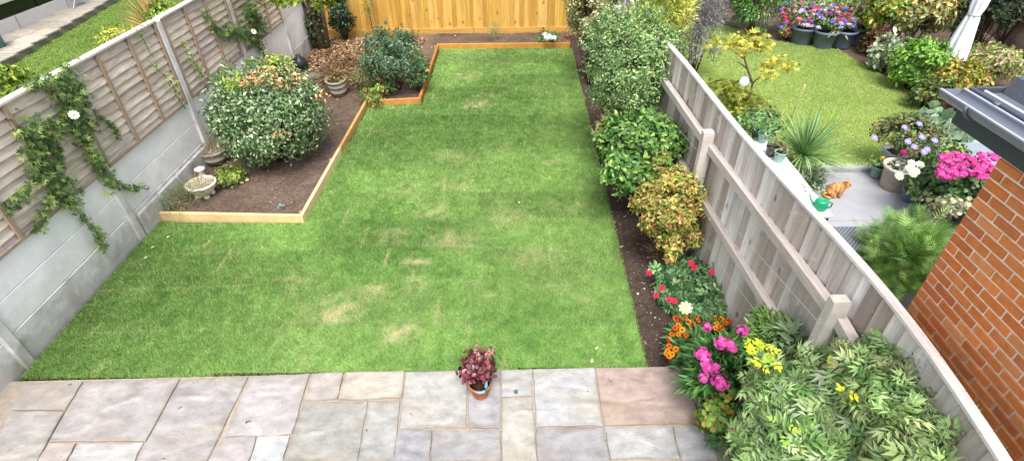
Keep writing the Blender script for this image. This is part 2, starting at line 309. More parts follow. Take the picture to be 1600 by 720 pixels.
def crown(mb, c, r, a, n, size, kind, cols, clumps=70, sig=.17, face=None, shoots=True, up=-.4, wts=None, lump=.14, droop=.0, zmin=.01, var=.2, out=.8, rx=None):
    """an uneven crown: clumps of leaves spread over a lumpy ellipsoid"""
    K = clumps; d = sphere_dirs(K, up); K = len(d)
    rad = (1-lump*1.6*rng.random(K)**1.3+lump*.6*rng.normal(size=K)*.5)
    rad = np.where(rng.random(K) < .25, rad*rng.uniform(.45, .8, K), rad)
    lob = rng.normal(size=(5, 3)); ph_ = rng.random(5)*6.28; fq = rng.uniform(2, 4.5, 5)
    rad = rad*(1+lump*1.1*sum(np.sin(fq[j]*(d@nrm(lob[j]))+ph_[j]) for j in range(5))/2.2)
    sc = np.array([rx or r, r, a])
    cc = d*rad[:, None]*.86*sc
    ct = np.clip(1+rng.normal(0, var*.7, K), .6, 1.5)
    i = rng.integers(0, K, n)
    g = rng.normal(size=(n, 3)); g /= np.linalg.norm(g, axis=1, keepdims=True); g *= (rng.random(n)**.4)[:, None]
    g *= sig*1.7*(.7+.6*rng.random(K))[i][:, None]*max(r, .2)*np.array([1, 1, min(1.15, .5+a/r*.5)])
    p = cc[i]+g
    dd = nrm2(g)*.8+nrm2(p)*out+rng.normal(size=(n, 3))*.45; dd[:, 2] += .1-droop
    uu = nrm2(p)*.6+np.array([0, 0, 1.])+rng.normal(size=(n, 3))*.35
    if face is None: face = kind in ('oval', 'round', 'pinn', 'rose')
    if face:
        o_ = nrm2(nrm2(p)*1.0+nrm2(g)*.5+rng.normal(size=(n, 3))*.3+np.array([0, 0, .35])); t_ = rng.normal(size=(n, 3)); t_ -= o_*(t_*o_).sum(1, keepdims=True)
        dd = nrm2(t_)+o_*.35+np.array([0, 0, -.25-droop]); uu = o_+rng.normal(size=(n, 3))*.3
    if shoots and n > 1500 and sc.max() > .2:
        m = n//140; sdir = sphere_dirs(m, -.1); m = len(sdir); sdir = nrm2(sdir+np.array([0, 0, .35])); q = 9; tt = np.tile(np.linspace(.8, 1.0, q), (m, 1))+rng.uniform(.04, .2, (m, 1))*np.linspace(0, 1, q)
        pp = (sdir[:, None]*tt[..., None]*.92).reshape(-1, 3)*sc+rng.normal(size=(m*q, 3))*size*.35
        p = np.concatenate([p, pp]); dd = np.concatenate([dd, np.repeat(sdir, q, 0)*.8+rng.normal(size=(m*q, 3))*.6]); uu = np.concatenate([uu, np.array([0, 0, 1.])+rng.normal(size=(m*q, 3))*.5])
        i = np.concatenate([i, rng.integers(0, K, m*q)]); n = len(p)
    p = p+np.array(c); k = p[:, 2] > zmin
    cl = pick(cols, n, var*1.25, wts)*ct[i][:, None]
    scatter(mb, p[k], dd[k], uu[k], (size*rng.uniform(.65, 1.25, n))[k], kind, cl[k])
    return [cc[j]+np.array(c) for j in range(K)]
def nrm2(v): return v/(np.linalg.norm(v, axis=1, keepdims=True)+1e-9)
BARK = lin('#5d4a39')*.8
def stems(base, tips, r=.012, c=BARK, n=12):
    mb = MB(); base = np.array(base, float)
    for t in random.sample(tips, min(n, len(tips))):
        b0 = base+np.array([random.uniform(-.05, .05), random.uniform(-.05, .05), 0]); m = b0*.5+np.array(t)*.5+np.array([random.uniform(-.06, .06)]*2+[.06])
        tube([b0, m, t], [r, r*.7, r*.3], c, mb, 5)
    return mb
def shrub(name, label, cat, bbox, zb, n, size, kind, cols, mat=None, group=None, nst=14, sr=.012, gz=0., **kw):
    c, r, a = fit(*bbox, zb); root = thing(name, label, cat, (c[0], c[1], gz), group)
    mb = MB(); tips = crown(mb, c, r, a, n, size, kind, cols, zmin=gz+.015, **kw)
    mb.build('foliage', mat or M_leaf, root)
    stems((c[0], c[1], gz-.03), tips, sr, n=nst).build('stem', M_stem, root)
    root['_c'] = 0; del root['_c']
    return root, c, r, a
def flower(root, p, nrmv, r, col, ccol=None, np_=8, layers=1, name='flower', mat=None, var=.1, cup=.25):
    mb = MB(); nv = nrm(nrmv); s = nrm(np.cross(nv, (.2, .9, .3))); u = np.cross(s, nv); col = np.array(col)
    for L_ in range(layers):
        k = np_; a = np.arange(k)*2*math.pi/k+L_*.5+random.random()
        d = np.cos(a)[:, None]*s+np.sin(a)[:, None]*u+nv*(cup+L_*.45)
        cl = np.tile(col, (k, 1))*(1+rng.normal(0, var, (k, 1)))
        scatter(mb, np.tile(p, (k, 1))+nv*.002*L_, d, np.tile(nv, (k, 1)), r*(1-.22*L_), 'petal', cl)
    if ccol is not None: lathe([(r*.32, 0), (r*.28, r*.15), (0, r*.24)], p+nv*.003, ccol, mb, 8)
    return mb.build(name, mat or M_petal, root)
def cluster_head(root, p, nv, r, cols, n=26, fr=None, name='flower_head', squash=.65):
    """domed head of many small florets"""
    mb = MB(); nv = nrm(nv); fr = fr or r*.32
    lathe([(r*.5, -r*.2), (r*.75, 0), (r*.6, r*.4), (0, r*.6)], p, pick(cols, 1)[0]*.8, mb, 9)
    d = nrm2(rng.normal(size=(n, 3))+nv*1.0); pts = np.array(p)+d*r*np.array([1, 1, squash])
    for q, dd in zip(pts, d):
        s = nrm(np.cross(dd, (.2, .9, .31))); u = np.cross(s, dd); a = np.arange(5)*1.2566+random.random()
        dv = np.cos(a)[:, None]*s+np.sin(a)[:, None]*u+dd*.25
        scatter(mb, np.tile(q, (5, 1)), dv, np.tile(dd, (5, 1)), fr, 'petal', pick(cols, 1, .12).repeat(5, 0))
    return mb.build(name, M_petal, root)

# ------------------------------------------------------------------ setting: ground, lawns, beds, patio
def struct(name, mb, m): return tag(mb.build(name, m), kind='structure')
def grid(poly, step, zf, cf, m=None):
    """sheet clipped to a polygon by cells (fine step) with z and colour functions"""
    poly = np.array(poly); x0, y0 = poly.min(0); x1, y1 = poly.max(0)
    nx = int((x1-x0)/step)+1; ny = int((y1-y0)/step)+1
    xs = np.linspace(x0, x1, nx+1); ys = np.linspace(y0, y1, ny+1); X, Y = np.meshgrid(xs, ys)
    cx = (X[:-1, :-1]+X[1:, 1:])/2; cy = (Y[:-1, :-1]+Y[1:, 1:])/2
    ins = inpoly(cx.ravel(), cy.ravel(), poly)
    i = (np.arange(ny)[:, None]*(nx+1)+np.arange(nx)[None]).ravel()[ins]
    Fc = np.stack([i, i+1, i+nx+2, i+nx+1], 1)
    V = np.stack([X.ravel(), Y.ravel(), zf(X.ravel(), Y.ravel())], 1)
    use = np.unique(Fc); mp = np.full(len(V), -1); mp[use] = np.arange(len(use))
    mb = MB(); mb.add(V[use], mp[Fc], cf(X.ravel(), Y.ravel())[use], True); return mb
def inpoly(x, y, poly):
    r = np.zeros(len(x), bool); n = len(poly)
    for i in range(n):
        ax, ay = poly[i]; bx, by = poly[(i+1) % n]
        if ay == by: continue
        c = ((ay > y) != (by > y)) & (x < (bx-ax)*(y-ay)/(by-ay)+ax); r ^= c
    return r

LAWN = [(-4.63, 3.05), (-4.65, 5.47), (-2.76, 5.42), (-2.73, 8.93), (-1.78, 9.03), (-1.80, 11.96), (1.15, 11.93), (1.15, 3.16), (-.2, 3.12), (-2.5, 3.08)]
DRY = [(652, 408, .17, 1), (650, 442, .16, .8), (588, 452, .15, .8), (520, 482, .28, .9), (628, 516, .2, 1), (545, 470, .3, .5), (700, 375, .3, .6), (615, 368, .22, .5), (742, 165, .3, .8), (715, 290, .3, .45), (730, 120, .3, .5),
       (860, 250, .25, .4), (700, 245, .3, .45), (765, 150, .25, .5), (800, 340, .25, .4), (640, 300, .3, .3), (880, 325, .3, .35), (470, 440, .3, .35), (760, 455, .2, .4), (830, 400, .3, .35), (905, 470, .2, .35), (675, 330, .3, .45)]
DRYP = [(*P(a, b)[:2], r, k) for a, b, r, k in DRY]
def lawn_dry(x, y):
    d = np.zeros(len(x)); wx = x+.25*(fbm(x, y, .35, 5)-.5); wy = y+.25*(fbm(x, y, .35, 9)-.5)
    for a, b, r, k in DRYP: d = np.maximum(d, .85*k*np.clip(1.2-np.hypot((wx-a)/1.25, wy-b)/(r*.85), 0, 1))
    d = d*np.clip(4.2*fbm(x, y, .09, 3)-1.35, 0, 1.25)
    d += .38*np.clip(fbm(x, y, .9, 21, 3)-.55, 0, 1)*2*fbm(x, y, .15, 8)
    # sod seams: strips laid across the garden
    sx = np.abs(((x+.35*np.floor(y/.41))/1.9+.3) % 1-.5); d += .55*(sx < .01)*np.clip(fbm(x, y, .5, 4)*2.2-.7, 0, 1)
    sy = np.abs((y/.61+.13*np.sin(x)) % 1-.5); d += .26*(sy > .465)*np.clip(fbm(x, y, .5, 31)*2.4-1.0, 0, 1)
    return np.clip(d, 0, 1)
GA, GB, GD = lin('#6e964e'), lin('#9fbf72'), lin('#d2c8a0')
def lawn_col(x, y):
    t = np.clip(fbm(x, y, 1.3, 1)*1.2-.1+.45*(fbm(x, y, .25, 2)-.5)+.8*(fbm(x, y, .07, 14, 2)-.5), 0, 1)[:, None]
    tile = (vn(np.floor(x/1.9+.3)*7.7, np.floor(y/.61)*5.3, 1.0, 3)-.5)[:, None]
    c = GA*(1-t)+GB*t; c = c*(1+.32*tile)*(.88+.24*fbm(x, y, .1, 17, 2))[:, None]
    c = c*(1-.22*np.clip((-x-2.2)/2, 0, 1)*np.clip((5.6-y)/1.2, 0, 1))[:, None]   # turf colour gets darker towards the near corner by the fence
    d = lawn_dry(x, y)[:, None]; return c*(1-d)+GD*d
tag(MB().add([(-120, -60, -.12), (120, -60, -.12), (120, 180, -.12), (-120, 180, -.12)], [(0, 1, 2, 3)], lin('#5b4d3d')*.6).build('ground', M_soil), kind='structure')
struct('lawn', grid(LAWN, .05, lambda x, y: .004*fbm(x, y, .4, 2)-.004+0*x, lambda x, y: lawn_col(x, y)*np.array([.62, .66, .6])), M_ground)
skirt = MB()
for a, b in zip(LAWN, LAWN[1:]+LAWN[:1]): skirt.add([(a[0], a[1], -.12), (b[0], b[1], -.12), (b[0], b[1], 0), (a[0], a[1], 0)], [(0, 1, 2, 3)], lin('#3d3226'))
struct('lawn_edge', skirt, M_soil)
def blades(poly, dens, hgt, colf, name, label, z0=0., wid=.09, dens_fall=None, hv=None):
    poly = np.array(poly); x0, y0 = poly.min(0); x1, y1 = poly.max(0); n = int((x1-x0)*(y1-y0)*dens)
    x = rng.uniform(x0, x1, n); y = rng.uniform(y0, y1, n); k = inpoly(x, y, poly)
    if dens_fall: k &= rng.random(n) < np.clip(dens_fall/np.maximum(y, .1), .25, 1)
    x, y = x[k], y[k]; n = len(x)
    dry = lawn_dry(x, y) if colf is lawn_col else np.zeros(n)
    far = np.clip(np.sqrt(x*x+y*y)/4, 1, 3)
    h = hgt*rng.uniform(.55, 1.3, n)*(1-.45*dry)*(.75+.5*fbm(x, y, .12, 6))*(1+.3*np.clip(fbm(x, y, .8, 12)-.5, 0, 1))
    a = rng.uniform(0, 2*math.pi, n); ln = rng.uniform(.1, .9, n)*h; b = rng.uniform(0, 2*math.pi, n)
    wd = wid*hgt*far*rng.uniform(.7, 1.3, n)
    p = np.stack([x, y, np.full(n, z0-.002)], 1); wv = np.stack([np.cos(a), np.sin(a), 0*a], 1)*wd[:, None]
    tip = p+np.stack([np.cos(b)*ln, np.sin(b)*ln, h], 1)
    V = np.stack([p-wv, p+wv, tip], 1).reshape(-1, 3)
    c = colf(x, y)*np.clip(1+rng.normal(0, .2, (n, 1)), .5, 1.6); c *= 1+rng.normal(0, .05, (n, 3)); straw = rng.random(n) < .05; c[straw] = lin('#b5ad7c')
    mb = MB(); mb.add(V, np.arange(3*n).reshape(-1, 3), np.repeat(c, 3, 0))
    return tag(mb.build(name, M_grass), label, 'grass', kind='stuff')
LB = [(-4.64, 3.02), (-4.66, 5.46), (-2.75, 5.41), (-2.72, 8.92), (-1.77, 9.02), (-1.79, 11.95), (1.16, 11.93), (1.165, 3.14), (-.2, 3.10), (-2.5, 3.06)]
blades(LB, 15000, .03, lawn_col, 'lawn_grass', 'short green turf with dry straw coloured patches in the middle garden', dens_fall=5.5)

SOIL, SOILD, BRK = lin('#75655a'), lin('#54463c'), lin('#a58463')
def soil_c(x, y): t = fbm(x, y, .35, 4)[:, None]; c = SOILD*(1-t)+SOIL*t; return c*(.55+.6*fbm(x, y, .05, 7)[:, None])
def bed_c(x, y):
    c = soil_c(x, y)*1.12; k = np.clip((y-9.6)/.8, 0, 1)[:, None]*np.clip((-1.9-x)/1.2, 0, 1)[:, None]*(.4+.9*fbm(x, y, .07, 2))[:, None]
    return c*(1-.8*k)+BRK*.8*k
def rough(h0, amp): return lambda x, y: h0+amp*(fbm(x, y, .35, 3)-.5)*1.4+amp*.7*(fbm(x, y, .07, 5, 3)-.5)+amp*.4*(vn(x, y, .025, 9)-.5)
BED = [(-4.66, 5.62), (-2.84, 5.5), (-2.81, 9.0), (-1.86, 9.11), (-1.88, 12.07), (1.15, 12.05), (1.15, 12.95), (-4.66, 12.95)]
struct('planting_bed_soil', grid(BED, .03, rough(.035, .045), bed_c), M_soil)
RBED = [(1.15, 3.16), (1.15, 12.95), (1.62, 12.95), (1.76, 7.), (1.93, 4.8), (2.1, 2.6), (2.13, .6), (1.7, .6), (1.64, 2.2), (1.5, 3.14)]
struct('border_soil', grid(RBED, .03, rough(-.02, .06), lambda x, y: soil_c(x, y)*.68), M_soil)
def chips(poly, n, cols, smin, smax, name, label, z):
    poly = np.array(poly); x0, y0 = poly.min(0); x1, y1 = poly.max(0)
    x = rng.uniform(x0, x1, n); y = rng.uniform(y0, y1, n); k = inpoly(x, y, poly); x, y = x[k], y[k]; n = len(x)
    p = np.stack([x, y, z(x, y)+.006], 1); d = rng.normal(size=(n, 3)); d[:, 2] *= .35; u = rng.normal(size=(n, 3))*.4+np.array([0, 0, 1.])
    mb = MB(); scatter(mb, p, d, u, rng.uniform(smin, smax, n), 'round', pick(cols, n, .25)); return tag(mb.build(name, M_stem), label, 'mulch' if 'chip' in label else 'debris', kind='stuff')
chips([(-4.6, 9.8), (-2.3, 9.8), (-2.2, 12.6), (-4.6, 12.7)], 6500, ['#8f7050', '#a88a66', '#6e5038', '#c0a680', '#5a4432'], .03, .07, 'bark_mulch', 'brown bark chips spread at the back corner of the left bed', rough(.035, .045))
chips(BED, 1500, ['#a08c74', '#c9bda6', '#54402f', '#8a7a68'], .012, .028, 'soil_debris', 'pale bits and twigs on the left bed soil', rough(.035, .045))
chips(RBED, 2500, ['#5f4d3f', '#86725f', '#3c3029', '#b8aa98'], .012, .032, 'border_debris', 'dark bits and pale crumbs along the right border', rough(-.02, .06))

# own patio of riven sandstone
SL = [(37,598,128,596,102,640,18,639,'#c4b7b2'),(131,597,279,592,226,688,77,688,'#c2b7b4'),(282,593,386,588,322,720,213,720,'#bfb5b1'),(388,588,484,583,455,677,353,680,'#c3b9b8'),(487,583,537,581,526,623,476,625,'#c2b5b0'),
 (539,581,632,579,627,621,528,623,'#cdbfae'),(475,628,575,625,557,720,442,720,'#b0aaa0'),(578,625,626,624,615,720,559,720,'#bdb9b1'),(635,580,731,578,728,666,625,668,'#c3bdb6'),(733,578,782,578,781,668,731,667,'#bcb6b8'),
 (784,578,831,576,831,617,784,618,'#c3c0c1'),(784,621,832,620,838,720,784,720,'#c9c0b3'),(833,576,929,574,941,663,838,665,'#c8c4c3'),(931,574,1064,572,1098,660,944,662,'#d0b0a2'),
 (17,642,100,642,56,720,-30,720,'#c5bab2'),(76,692,118,691,103,720,58,720,'#c2b0ac'),(121,692,222,692,210,720,105,720,'#cfcbc9'),(348,683,400,681,388,720,325,720,'#bfb2b0'),(403,681,453,679,441,720,391,720,'#ccccc9'),
 (622,671,674,671,671,720,614,720,'#b2acb0'),(677,671,782,671,782,720,673,720,'#b8b3b3'),(838,668,943,666,953,720,840,720,'#b3adad'),(946,666,1050,665,1062,714,954,716,'#c6c2c0'),(1052,665,1101,664,1123,720,1066,720,'#c4bfbd')]
def slab(mb, q, col, z1=.03):
    q = np.array(q); c = q.mean(0); q = c+(q-c)*1.009
    e = [(q[i]*(1-t)+q[(i+1) % 4]*t) for i in range(4) for t in (0, .25, .5, .75)]     # slightly hand-cut edges
    e = [p+np.array([random.uniform(-.006, .006), random.uniform(-.006, .006)]) for p in e]; n = len(e)
    inn = [c+(p-c)*(1-.02) for p in e]; in2 = [c+(p-c)*(1-random.uniform(.1, .3)) for p in e]
    dz = random.uniform(-.003, .003)
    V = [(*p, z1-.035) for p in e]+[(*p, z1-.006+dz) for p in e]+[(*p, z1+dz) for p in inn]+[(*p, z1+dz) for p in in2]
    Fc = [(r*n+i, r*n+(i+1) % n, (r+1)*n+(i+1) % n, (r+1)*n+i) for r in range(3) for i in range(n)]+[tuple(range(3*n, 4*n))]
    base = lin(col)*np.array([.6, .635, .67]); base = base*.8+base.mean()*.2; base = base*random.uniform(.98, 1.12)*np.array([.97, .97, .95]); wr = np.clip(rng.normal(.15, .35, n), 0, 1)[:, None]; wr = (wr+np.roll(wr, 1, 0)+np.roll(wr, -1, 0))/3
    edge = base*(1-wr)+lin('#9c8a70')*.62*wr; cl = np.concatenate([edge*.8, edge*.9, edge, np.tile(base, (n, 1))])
    mb.add(V, Fc, cl)
pm = MB()
for s in SL:
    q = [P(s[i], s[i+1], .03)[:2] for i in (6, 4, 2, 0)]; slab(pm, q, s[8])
yb = P(800, 722, .03)[1]
pal = ['#c6bab6', '#bdb5b2', '#c9beb2', '#b5afae', '#c8c4c2']
y = yb-.03
while y > .4:
    x = -5.6+random.random()*.3
    while x < 1.66:
        wd = random.choice([.58, .87, .58, .28]); x1 = min(x+wd, 1.7)
        if x1-x > .1: slab(pm, [(x, y-.56), (x1, y-.56), (x1, y), (x, y)], random.choice(pal))
        x += wd+.015
    y -= .575
x = -4.75
for px0 in ((-4.72, 3.0), ): pass
struct('patio', pm, M_slab)
struct('patio_mortar', MB().add([(-5.7, -.2, .014), (1.66, -.2, .014), (1.63, 2.25, .014), (1.47, 3.15, .014), (-.2, 3.115, .014), (-4.62, 3.0, .014), (-5.7, 3.0, .014)], [tuple(range(7))], lin('#9c9184')), M_mortar)
struct('patio_edge', box(1.52, 1.56, .3, 3.13, -.05, .012, lin('#8d8675')), M_mortar)

# right neighbour: lawn and paving; left neighbour: lawn and raised terrace
NR = [(2.0, 6.7), (5.5, 6.72), (6.9, 7.4), (7.3, 8.3), (7.15, 9.6), (6.95, 10.6), (6.9, 11.6), (5.6, 12.3), (4.9, 13.6), (3.6, 13.6), (1.85, 13.0)]
def nr_col(x, y): t = fbm(x, y, 1.1, 6)[:, None]; return (lin('#9ab45e')*(1-t)+lin('#bccc82')*t)*(.92+.16*fbm(x, y, .2, 3)[:, None])
struct('neighbour_lawn', grid(NR, .08, lambda x, y: 0*x-.004, lambda x, y: nr_col(x, y)*.72), M_ground)
blades(NR, 9500, .026, nr_col, 'neighbour_grass', 'bright yellow green mown lawn beyond the silvery fence', wid=.085)
struct('neighbour_paving', box(2.3, 9, .2, 6.6, -.06, -.005, lin('#9fa0a6')), M_pave)
kb = MB(); box(3.0, 5.42, 6.62, 6.8, -.05, .0, lin('#c9c6c2'), kb); box(3.0, 5.42, 6.55, 6.615, -.05, .06, lin('#9f9fa3'), kb); struct('paving_kerb', kb, M_pave)
kb = MB()
for yy in (1.8, 2.7, 3.6, 4.5, 5.4): box(2.5, 6.5, yy, yy+.008, -.02, -.0025, lin('#8f8f92'), kb, ch=.0005)
struct('paving_joints', kb, M_mortar)
struct('neighbour_bed_soil', grid([(5.5, 6.6), (6.0, 7.0), (7.25, 8.3), (7.1, 9.6), (6.9, 10.6), (6.85, 11.6), (5.6, 12.25), (4.9, 13.6), (4.9, 15), (13, 15), (13, 6.6)], .1, rough(-.02, .05), soil_c), M_soil)
LN = [(-5.0, 4.0), (-4.9, 13), (-4.9, 18.5), (-12.1, 18.5), (-11.83, 15.8), (-11.1, 11.2), (-10.2, 5)]
def ln_col(x, y): t = fbm(x, y, .8, 2)[:, None]; return lin('#728e44')*(1-t)+lin('#8aa458')*t
struct('left_lawn', grid(LN, .12, lambda x, y: 0*x-.004, lambda x, y: ln_col(x, y)*.8), M_ground)
blades(LN, 2600, .022, ln_col, 'left_lawn_grass', 'smooth green lawn strip beyond the left fence', wid=.16)
tm = MB(); row = 0
for k, yy in enumerate(np.arange(8, 18.4, .6)):
    xe = -11.08-(yy-11.1)*.16; xx = xe
    ws = [.6, .9, .4] if k % 2 else [.45, .6, .85]
    for wd in ws: slab(tm, [(xx-wd+.02, yy), (xx, yy), (xx, yy+.58), (xx-wd+.02, yy+.58)], random.choice(['#d6c4b0', '#c9b09e', '#ddd0b8', '#cbbcae', '#d9d0c6', '#b8aca6']), .16); xx -= wd
struct('left_terrace', tm, M_slab)
struct('left_terrace_kerb', MB().add([(-10.58, 8, 0), (-12.25, 18.5, 0), (-12.25, 18.5, .145), (-10.58, 8, .145), (-14, 8, .145), (-14, 18.5, .145)], [(0, 1, 2, 3), (3, 2, 5, 4)], lin('#8c857b')), M_mortar)

# ------------------------------------------------------------------ left fence
XF = -4.72
fL = thing('panel_fence', 'long left boundary fence of brown lap panels between concrete posts over pale gravel boards', 'fence', (XF, 7, 0))
PY = [1.29+1.92*i for i in range(7)]
gco = lin('#dddcdd'); wht = lin('#f5f5f8')
def waney(y0, y1, z0, z1, x, face, seed):
    """one lapped panel: courses of thin boards with wavy lower edges"""
    mb = MB(); nb = 11; hh = (z1-z0)/nb; r_ = np.random.default_rng(seed); ns = 26
    for b in range(nb):
        ys = np.linspace(y0, y1, ns+1); zb_ = z0+b*hh-.012+.012*(vn(ys, ys*0+b, .35, seed)-.5)*2; zt = np.full(ns+1, z0+(b+1)*hh+.012)
        c = lin(r_.choice(['#d2c2b2', '#d8cabc', '#c4b4a8', '#dfd2c4', '#ccbfb4', '#cfc3b4']))*r_.uniform(.9, 1.1)
        xo, xi = x+face*.03, x+face*.002
        V = [];
        for i in range(ns+1): V += [(xo, ys[i], zb_[i]), (xo-face*.016, ys[i], zb_[i]), (xi, ys[i], zt[i])]
        Fc = []
        for i in range(ns): a = i*3; Fc += [(a, a+3, a+5, a+2), (a+1, a+4, a+3, a)]
        mb.add(V, Fc, c)
    box(x-.012, x+.0, y0, y1, z0, z1, lin('#8d7c6c'), mb)
    return mb
for i in range(6):
    y0, y1 = PY[i]+.055, PY[i+1]-.055
    if i > 4: continue
    nm = M_lap
    p = waney(y0, y1, .97, 2.05, XF+.0, 1, i+3).build('lap_panel', M_lap, fL)
    for k in range(4):
        yy = y0+.03+(y1-y0-.06)*k/3
        box(XF+.032, XF+.055, yy-.022, yy+.022, .965, 2.05, lin('#a8917c')).build('batten', M_batten, p)
    box(XF+.0335, XF+.053, y0+.055, y1-.055, .965, 1.0, lin('#a39084')).build('bottom_rail', M_batten, p)
    box(XF-.03, XF+.06, y0-.01, y1+.01, 2.053, 2.08, lin('#d9d0c8')).build('capping', M_cap, p)
for i in range(6):
    y0, y1 = PY[i]+.05, PY[i+1]-.05
    zs = [(-.05, .34, gco*.95), (.345, .65, wht), (.655, .955, wht)]
    if i == 5: zs.append((.96, 2.05, wht*.85))
    for (a, b, c) in zs: box(XF-.03, XF+.022+(.01 if a < 0 else 0), y0, y1, a, b, c, ch=.006).build('gravel_board', M_white if a > 0 else M_conc, fL)
for i, yy in enumerate(PY): box(XF-.055, XF+.06, yy-.055, yy+.055, -.1, 2.06, gco, ch=.012).build('concrete_post', M_conc, fL)
# low concrete blocks along the foot of the third bay
bl = thing('block_kerb', 'row of grey concrete blocks at the foot of the left fence behind the white bowl', 'block kerb', (XF+.06, 6.1, 0))
for k in range(4): box(XF+.036, XF+.075, 5.22+k*.45, 5.655+k*.45, -.02, .3, gco*.8, ch=.008).build('block', M_conc, bl)

# ------------------------------------------------------------------ back fence
fB = thing('back_fence', 'golden yellow feather edge fence across the far end of the lawn', 'fence', (-1, 13.05, 0))
x = -4.62; k = 0; bays = [-4.64, -2.9, -1.1, .7, 2.3]
for a, b in zip(bays, bays[1:]):
    mb = MB(); x = a
    while x < b-.02:
        wd = .108; x1 = min(x+wd, b); c = lin(random.choice(['#cca450', '#d2ac5a', '#c2984a', '#d8b568', '#b88e40', '#cfa85c']))*random.uniform(.92, 1.06)
        mb.add([(x, 13.03, .14), (x1+.012, 13.012, .14), (x1+.012, 13.012, 1.8), (x, 13.03, 1.8), (x1+.012, 13.03, .14), (x1+.012, 13.03, 1.8), (x, 13.04, .14), (x, 13.04, 1.8), (x1+.012, 13.04, .14), (x1+.012, 13.04, 1.8)],
               [(0, 1, 2, 3), (1, 4, 5, 2), (6, 0, 3, 7), (8, 6, 7, 9), (3, 2, 9, 7)], c)
        x = x1
    mb.build('board_panel', M_back, fB)
    box(a+.004, b-.004, 12.985, 13.02, -.05, .15, lin('#c59a52')).build('gravel_board', M_gboard, fB)
    box(a, b, 12.99, 13.06, 1.802, 1.83, lin('#cf9a3a')).build('capping', M_gboard, fB)

# ------------------------------------------------------------------ right fence
RF = [(12.95, 1.62), (10.8, 1.66), (8.6, 1.74), (6.41, 1.86), (4.5, 2.0), (3.42, 2.07), (2.3, 2.2), (1.65, 2.18), (1.23, 2.13), (.3, 2.02)]
_u = np.linspace(.3, 12.95, 60); _r = np.array(RF)[::-1]; _b = np.interp(_u, _r[:, 0], _r[:, 1])
for _ in range(6): _b[1:-1] = (_b[:-2]+2*_b[1:-1]+_b[2:])/4
RF = [(a, b) for a, b in zip(_u, _b)][::-1]
ry = np.array([p[0] for p in RF])[::-1]; rx_ = np.array([p[1] for p in RF])[::-1]-np.interp(np.array([p[0] for p in RF])[::-1], [0, 4.5, 6, 12], [.065, .055, .0, .0])
def rfx(y): return float(np.interp(y, ry, rx_))
fR = thing('silvered_fence', 'weathered grey vertical board fence with pale capping between the garden and its right neighbour', 'fence', (2, 5, 0))
posts = [.1, 2.42, 4.72, 6.98, 9.2, 11.4, 12.93]
for a, b in zip(posts, posts[1:]):
    mb = MB(); y = a
    while y < b-.01:
        y1 = min(y+.118, b); xa, xb = rfx(y), rfx(y1+.012); c = lin(random.choice(['#cfc8c2', '#bdb3ab', '#dad4cf', '#a89c94', '#c8bfb8', '#b6aaa0', '#dcd6d2']))*random.uniform(.9, 1.08)
        z0, z1 = .16, 1.778
        mb.add([(xa-.004, y, z0), (xb-.026, y1+.012, z0), (xb-.026, y1+.012, z1), (xa-.004, y, z1), (xb, y1+.012, z0), (xb, y1+.012, z1), (xa+.008, y, z0), (xa+.008, y, z1), (xb+.008, y1, z0), (xb+.008, y1, z1)],
               [(0, 3, 2, 1), (1, 2, 5, 4), (6, 7, 3, 0), (8, 9, 7, 6)], c)
        y = y1
    pn = mb.build('board_panel', M_grey, fR)
    br = [a]+[q for q in ry if a < q < b]+[b]
    cm = MB()
    for q0, q1 in zip(br, br[1:]):
        beam((rfx(q0)+.0, q0, 1.795), (rfx(q1)+.0, q1, 1.795), .058, .028, c=lin('#e2dcd6'), mb=cm)
    cm.build('capping', M_cap, pn)
    for zz, nm in ((1.42, .085), (.86, .08)):
        beam((rfx(a)-.06, a, zz), (rfx(b)-.06, b, zz), .07, nm, c=lin('#c4bab4')).build('rail', M_cap, fR)
    beam((rfx(a)-.02, a, .075), (rfx(b)-.02, b, .075), .045, .19, c=lin('#9a948e')).build('gravel_board', M_conc, fR)
for q in posts[:-1]:
    p = MB(); X = rfx(q)-.105
    box(X-.055, X+.055, q-.045, q+.045, -.1, 1.6, lin('#cfc8c0'), p, ch=.01); p.build('post', M_conc, fR)
wm = MB()
for zz in (1.05, .6):
    for a, b in zip(posts[:-1], posts[1:-1]): wm = MB(); tube([(rfx(a)-.19, a, zz+.35), (rfx((a+b)/2)-.19, (a+b)/2, zz+.2), (rfx(b)-.19, b, zz+.06)], .0014, lin('#a59c88'), wm, 5); wm.build('wire', M_metal, fR)

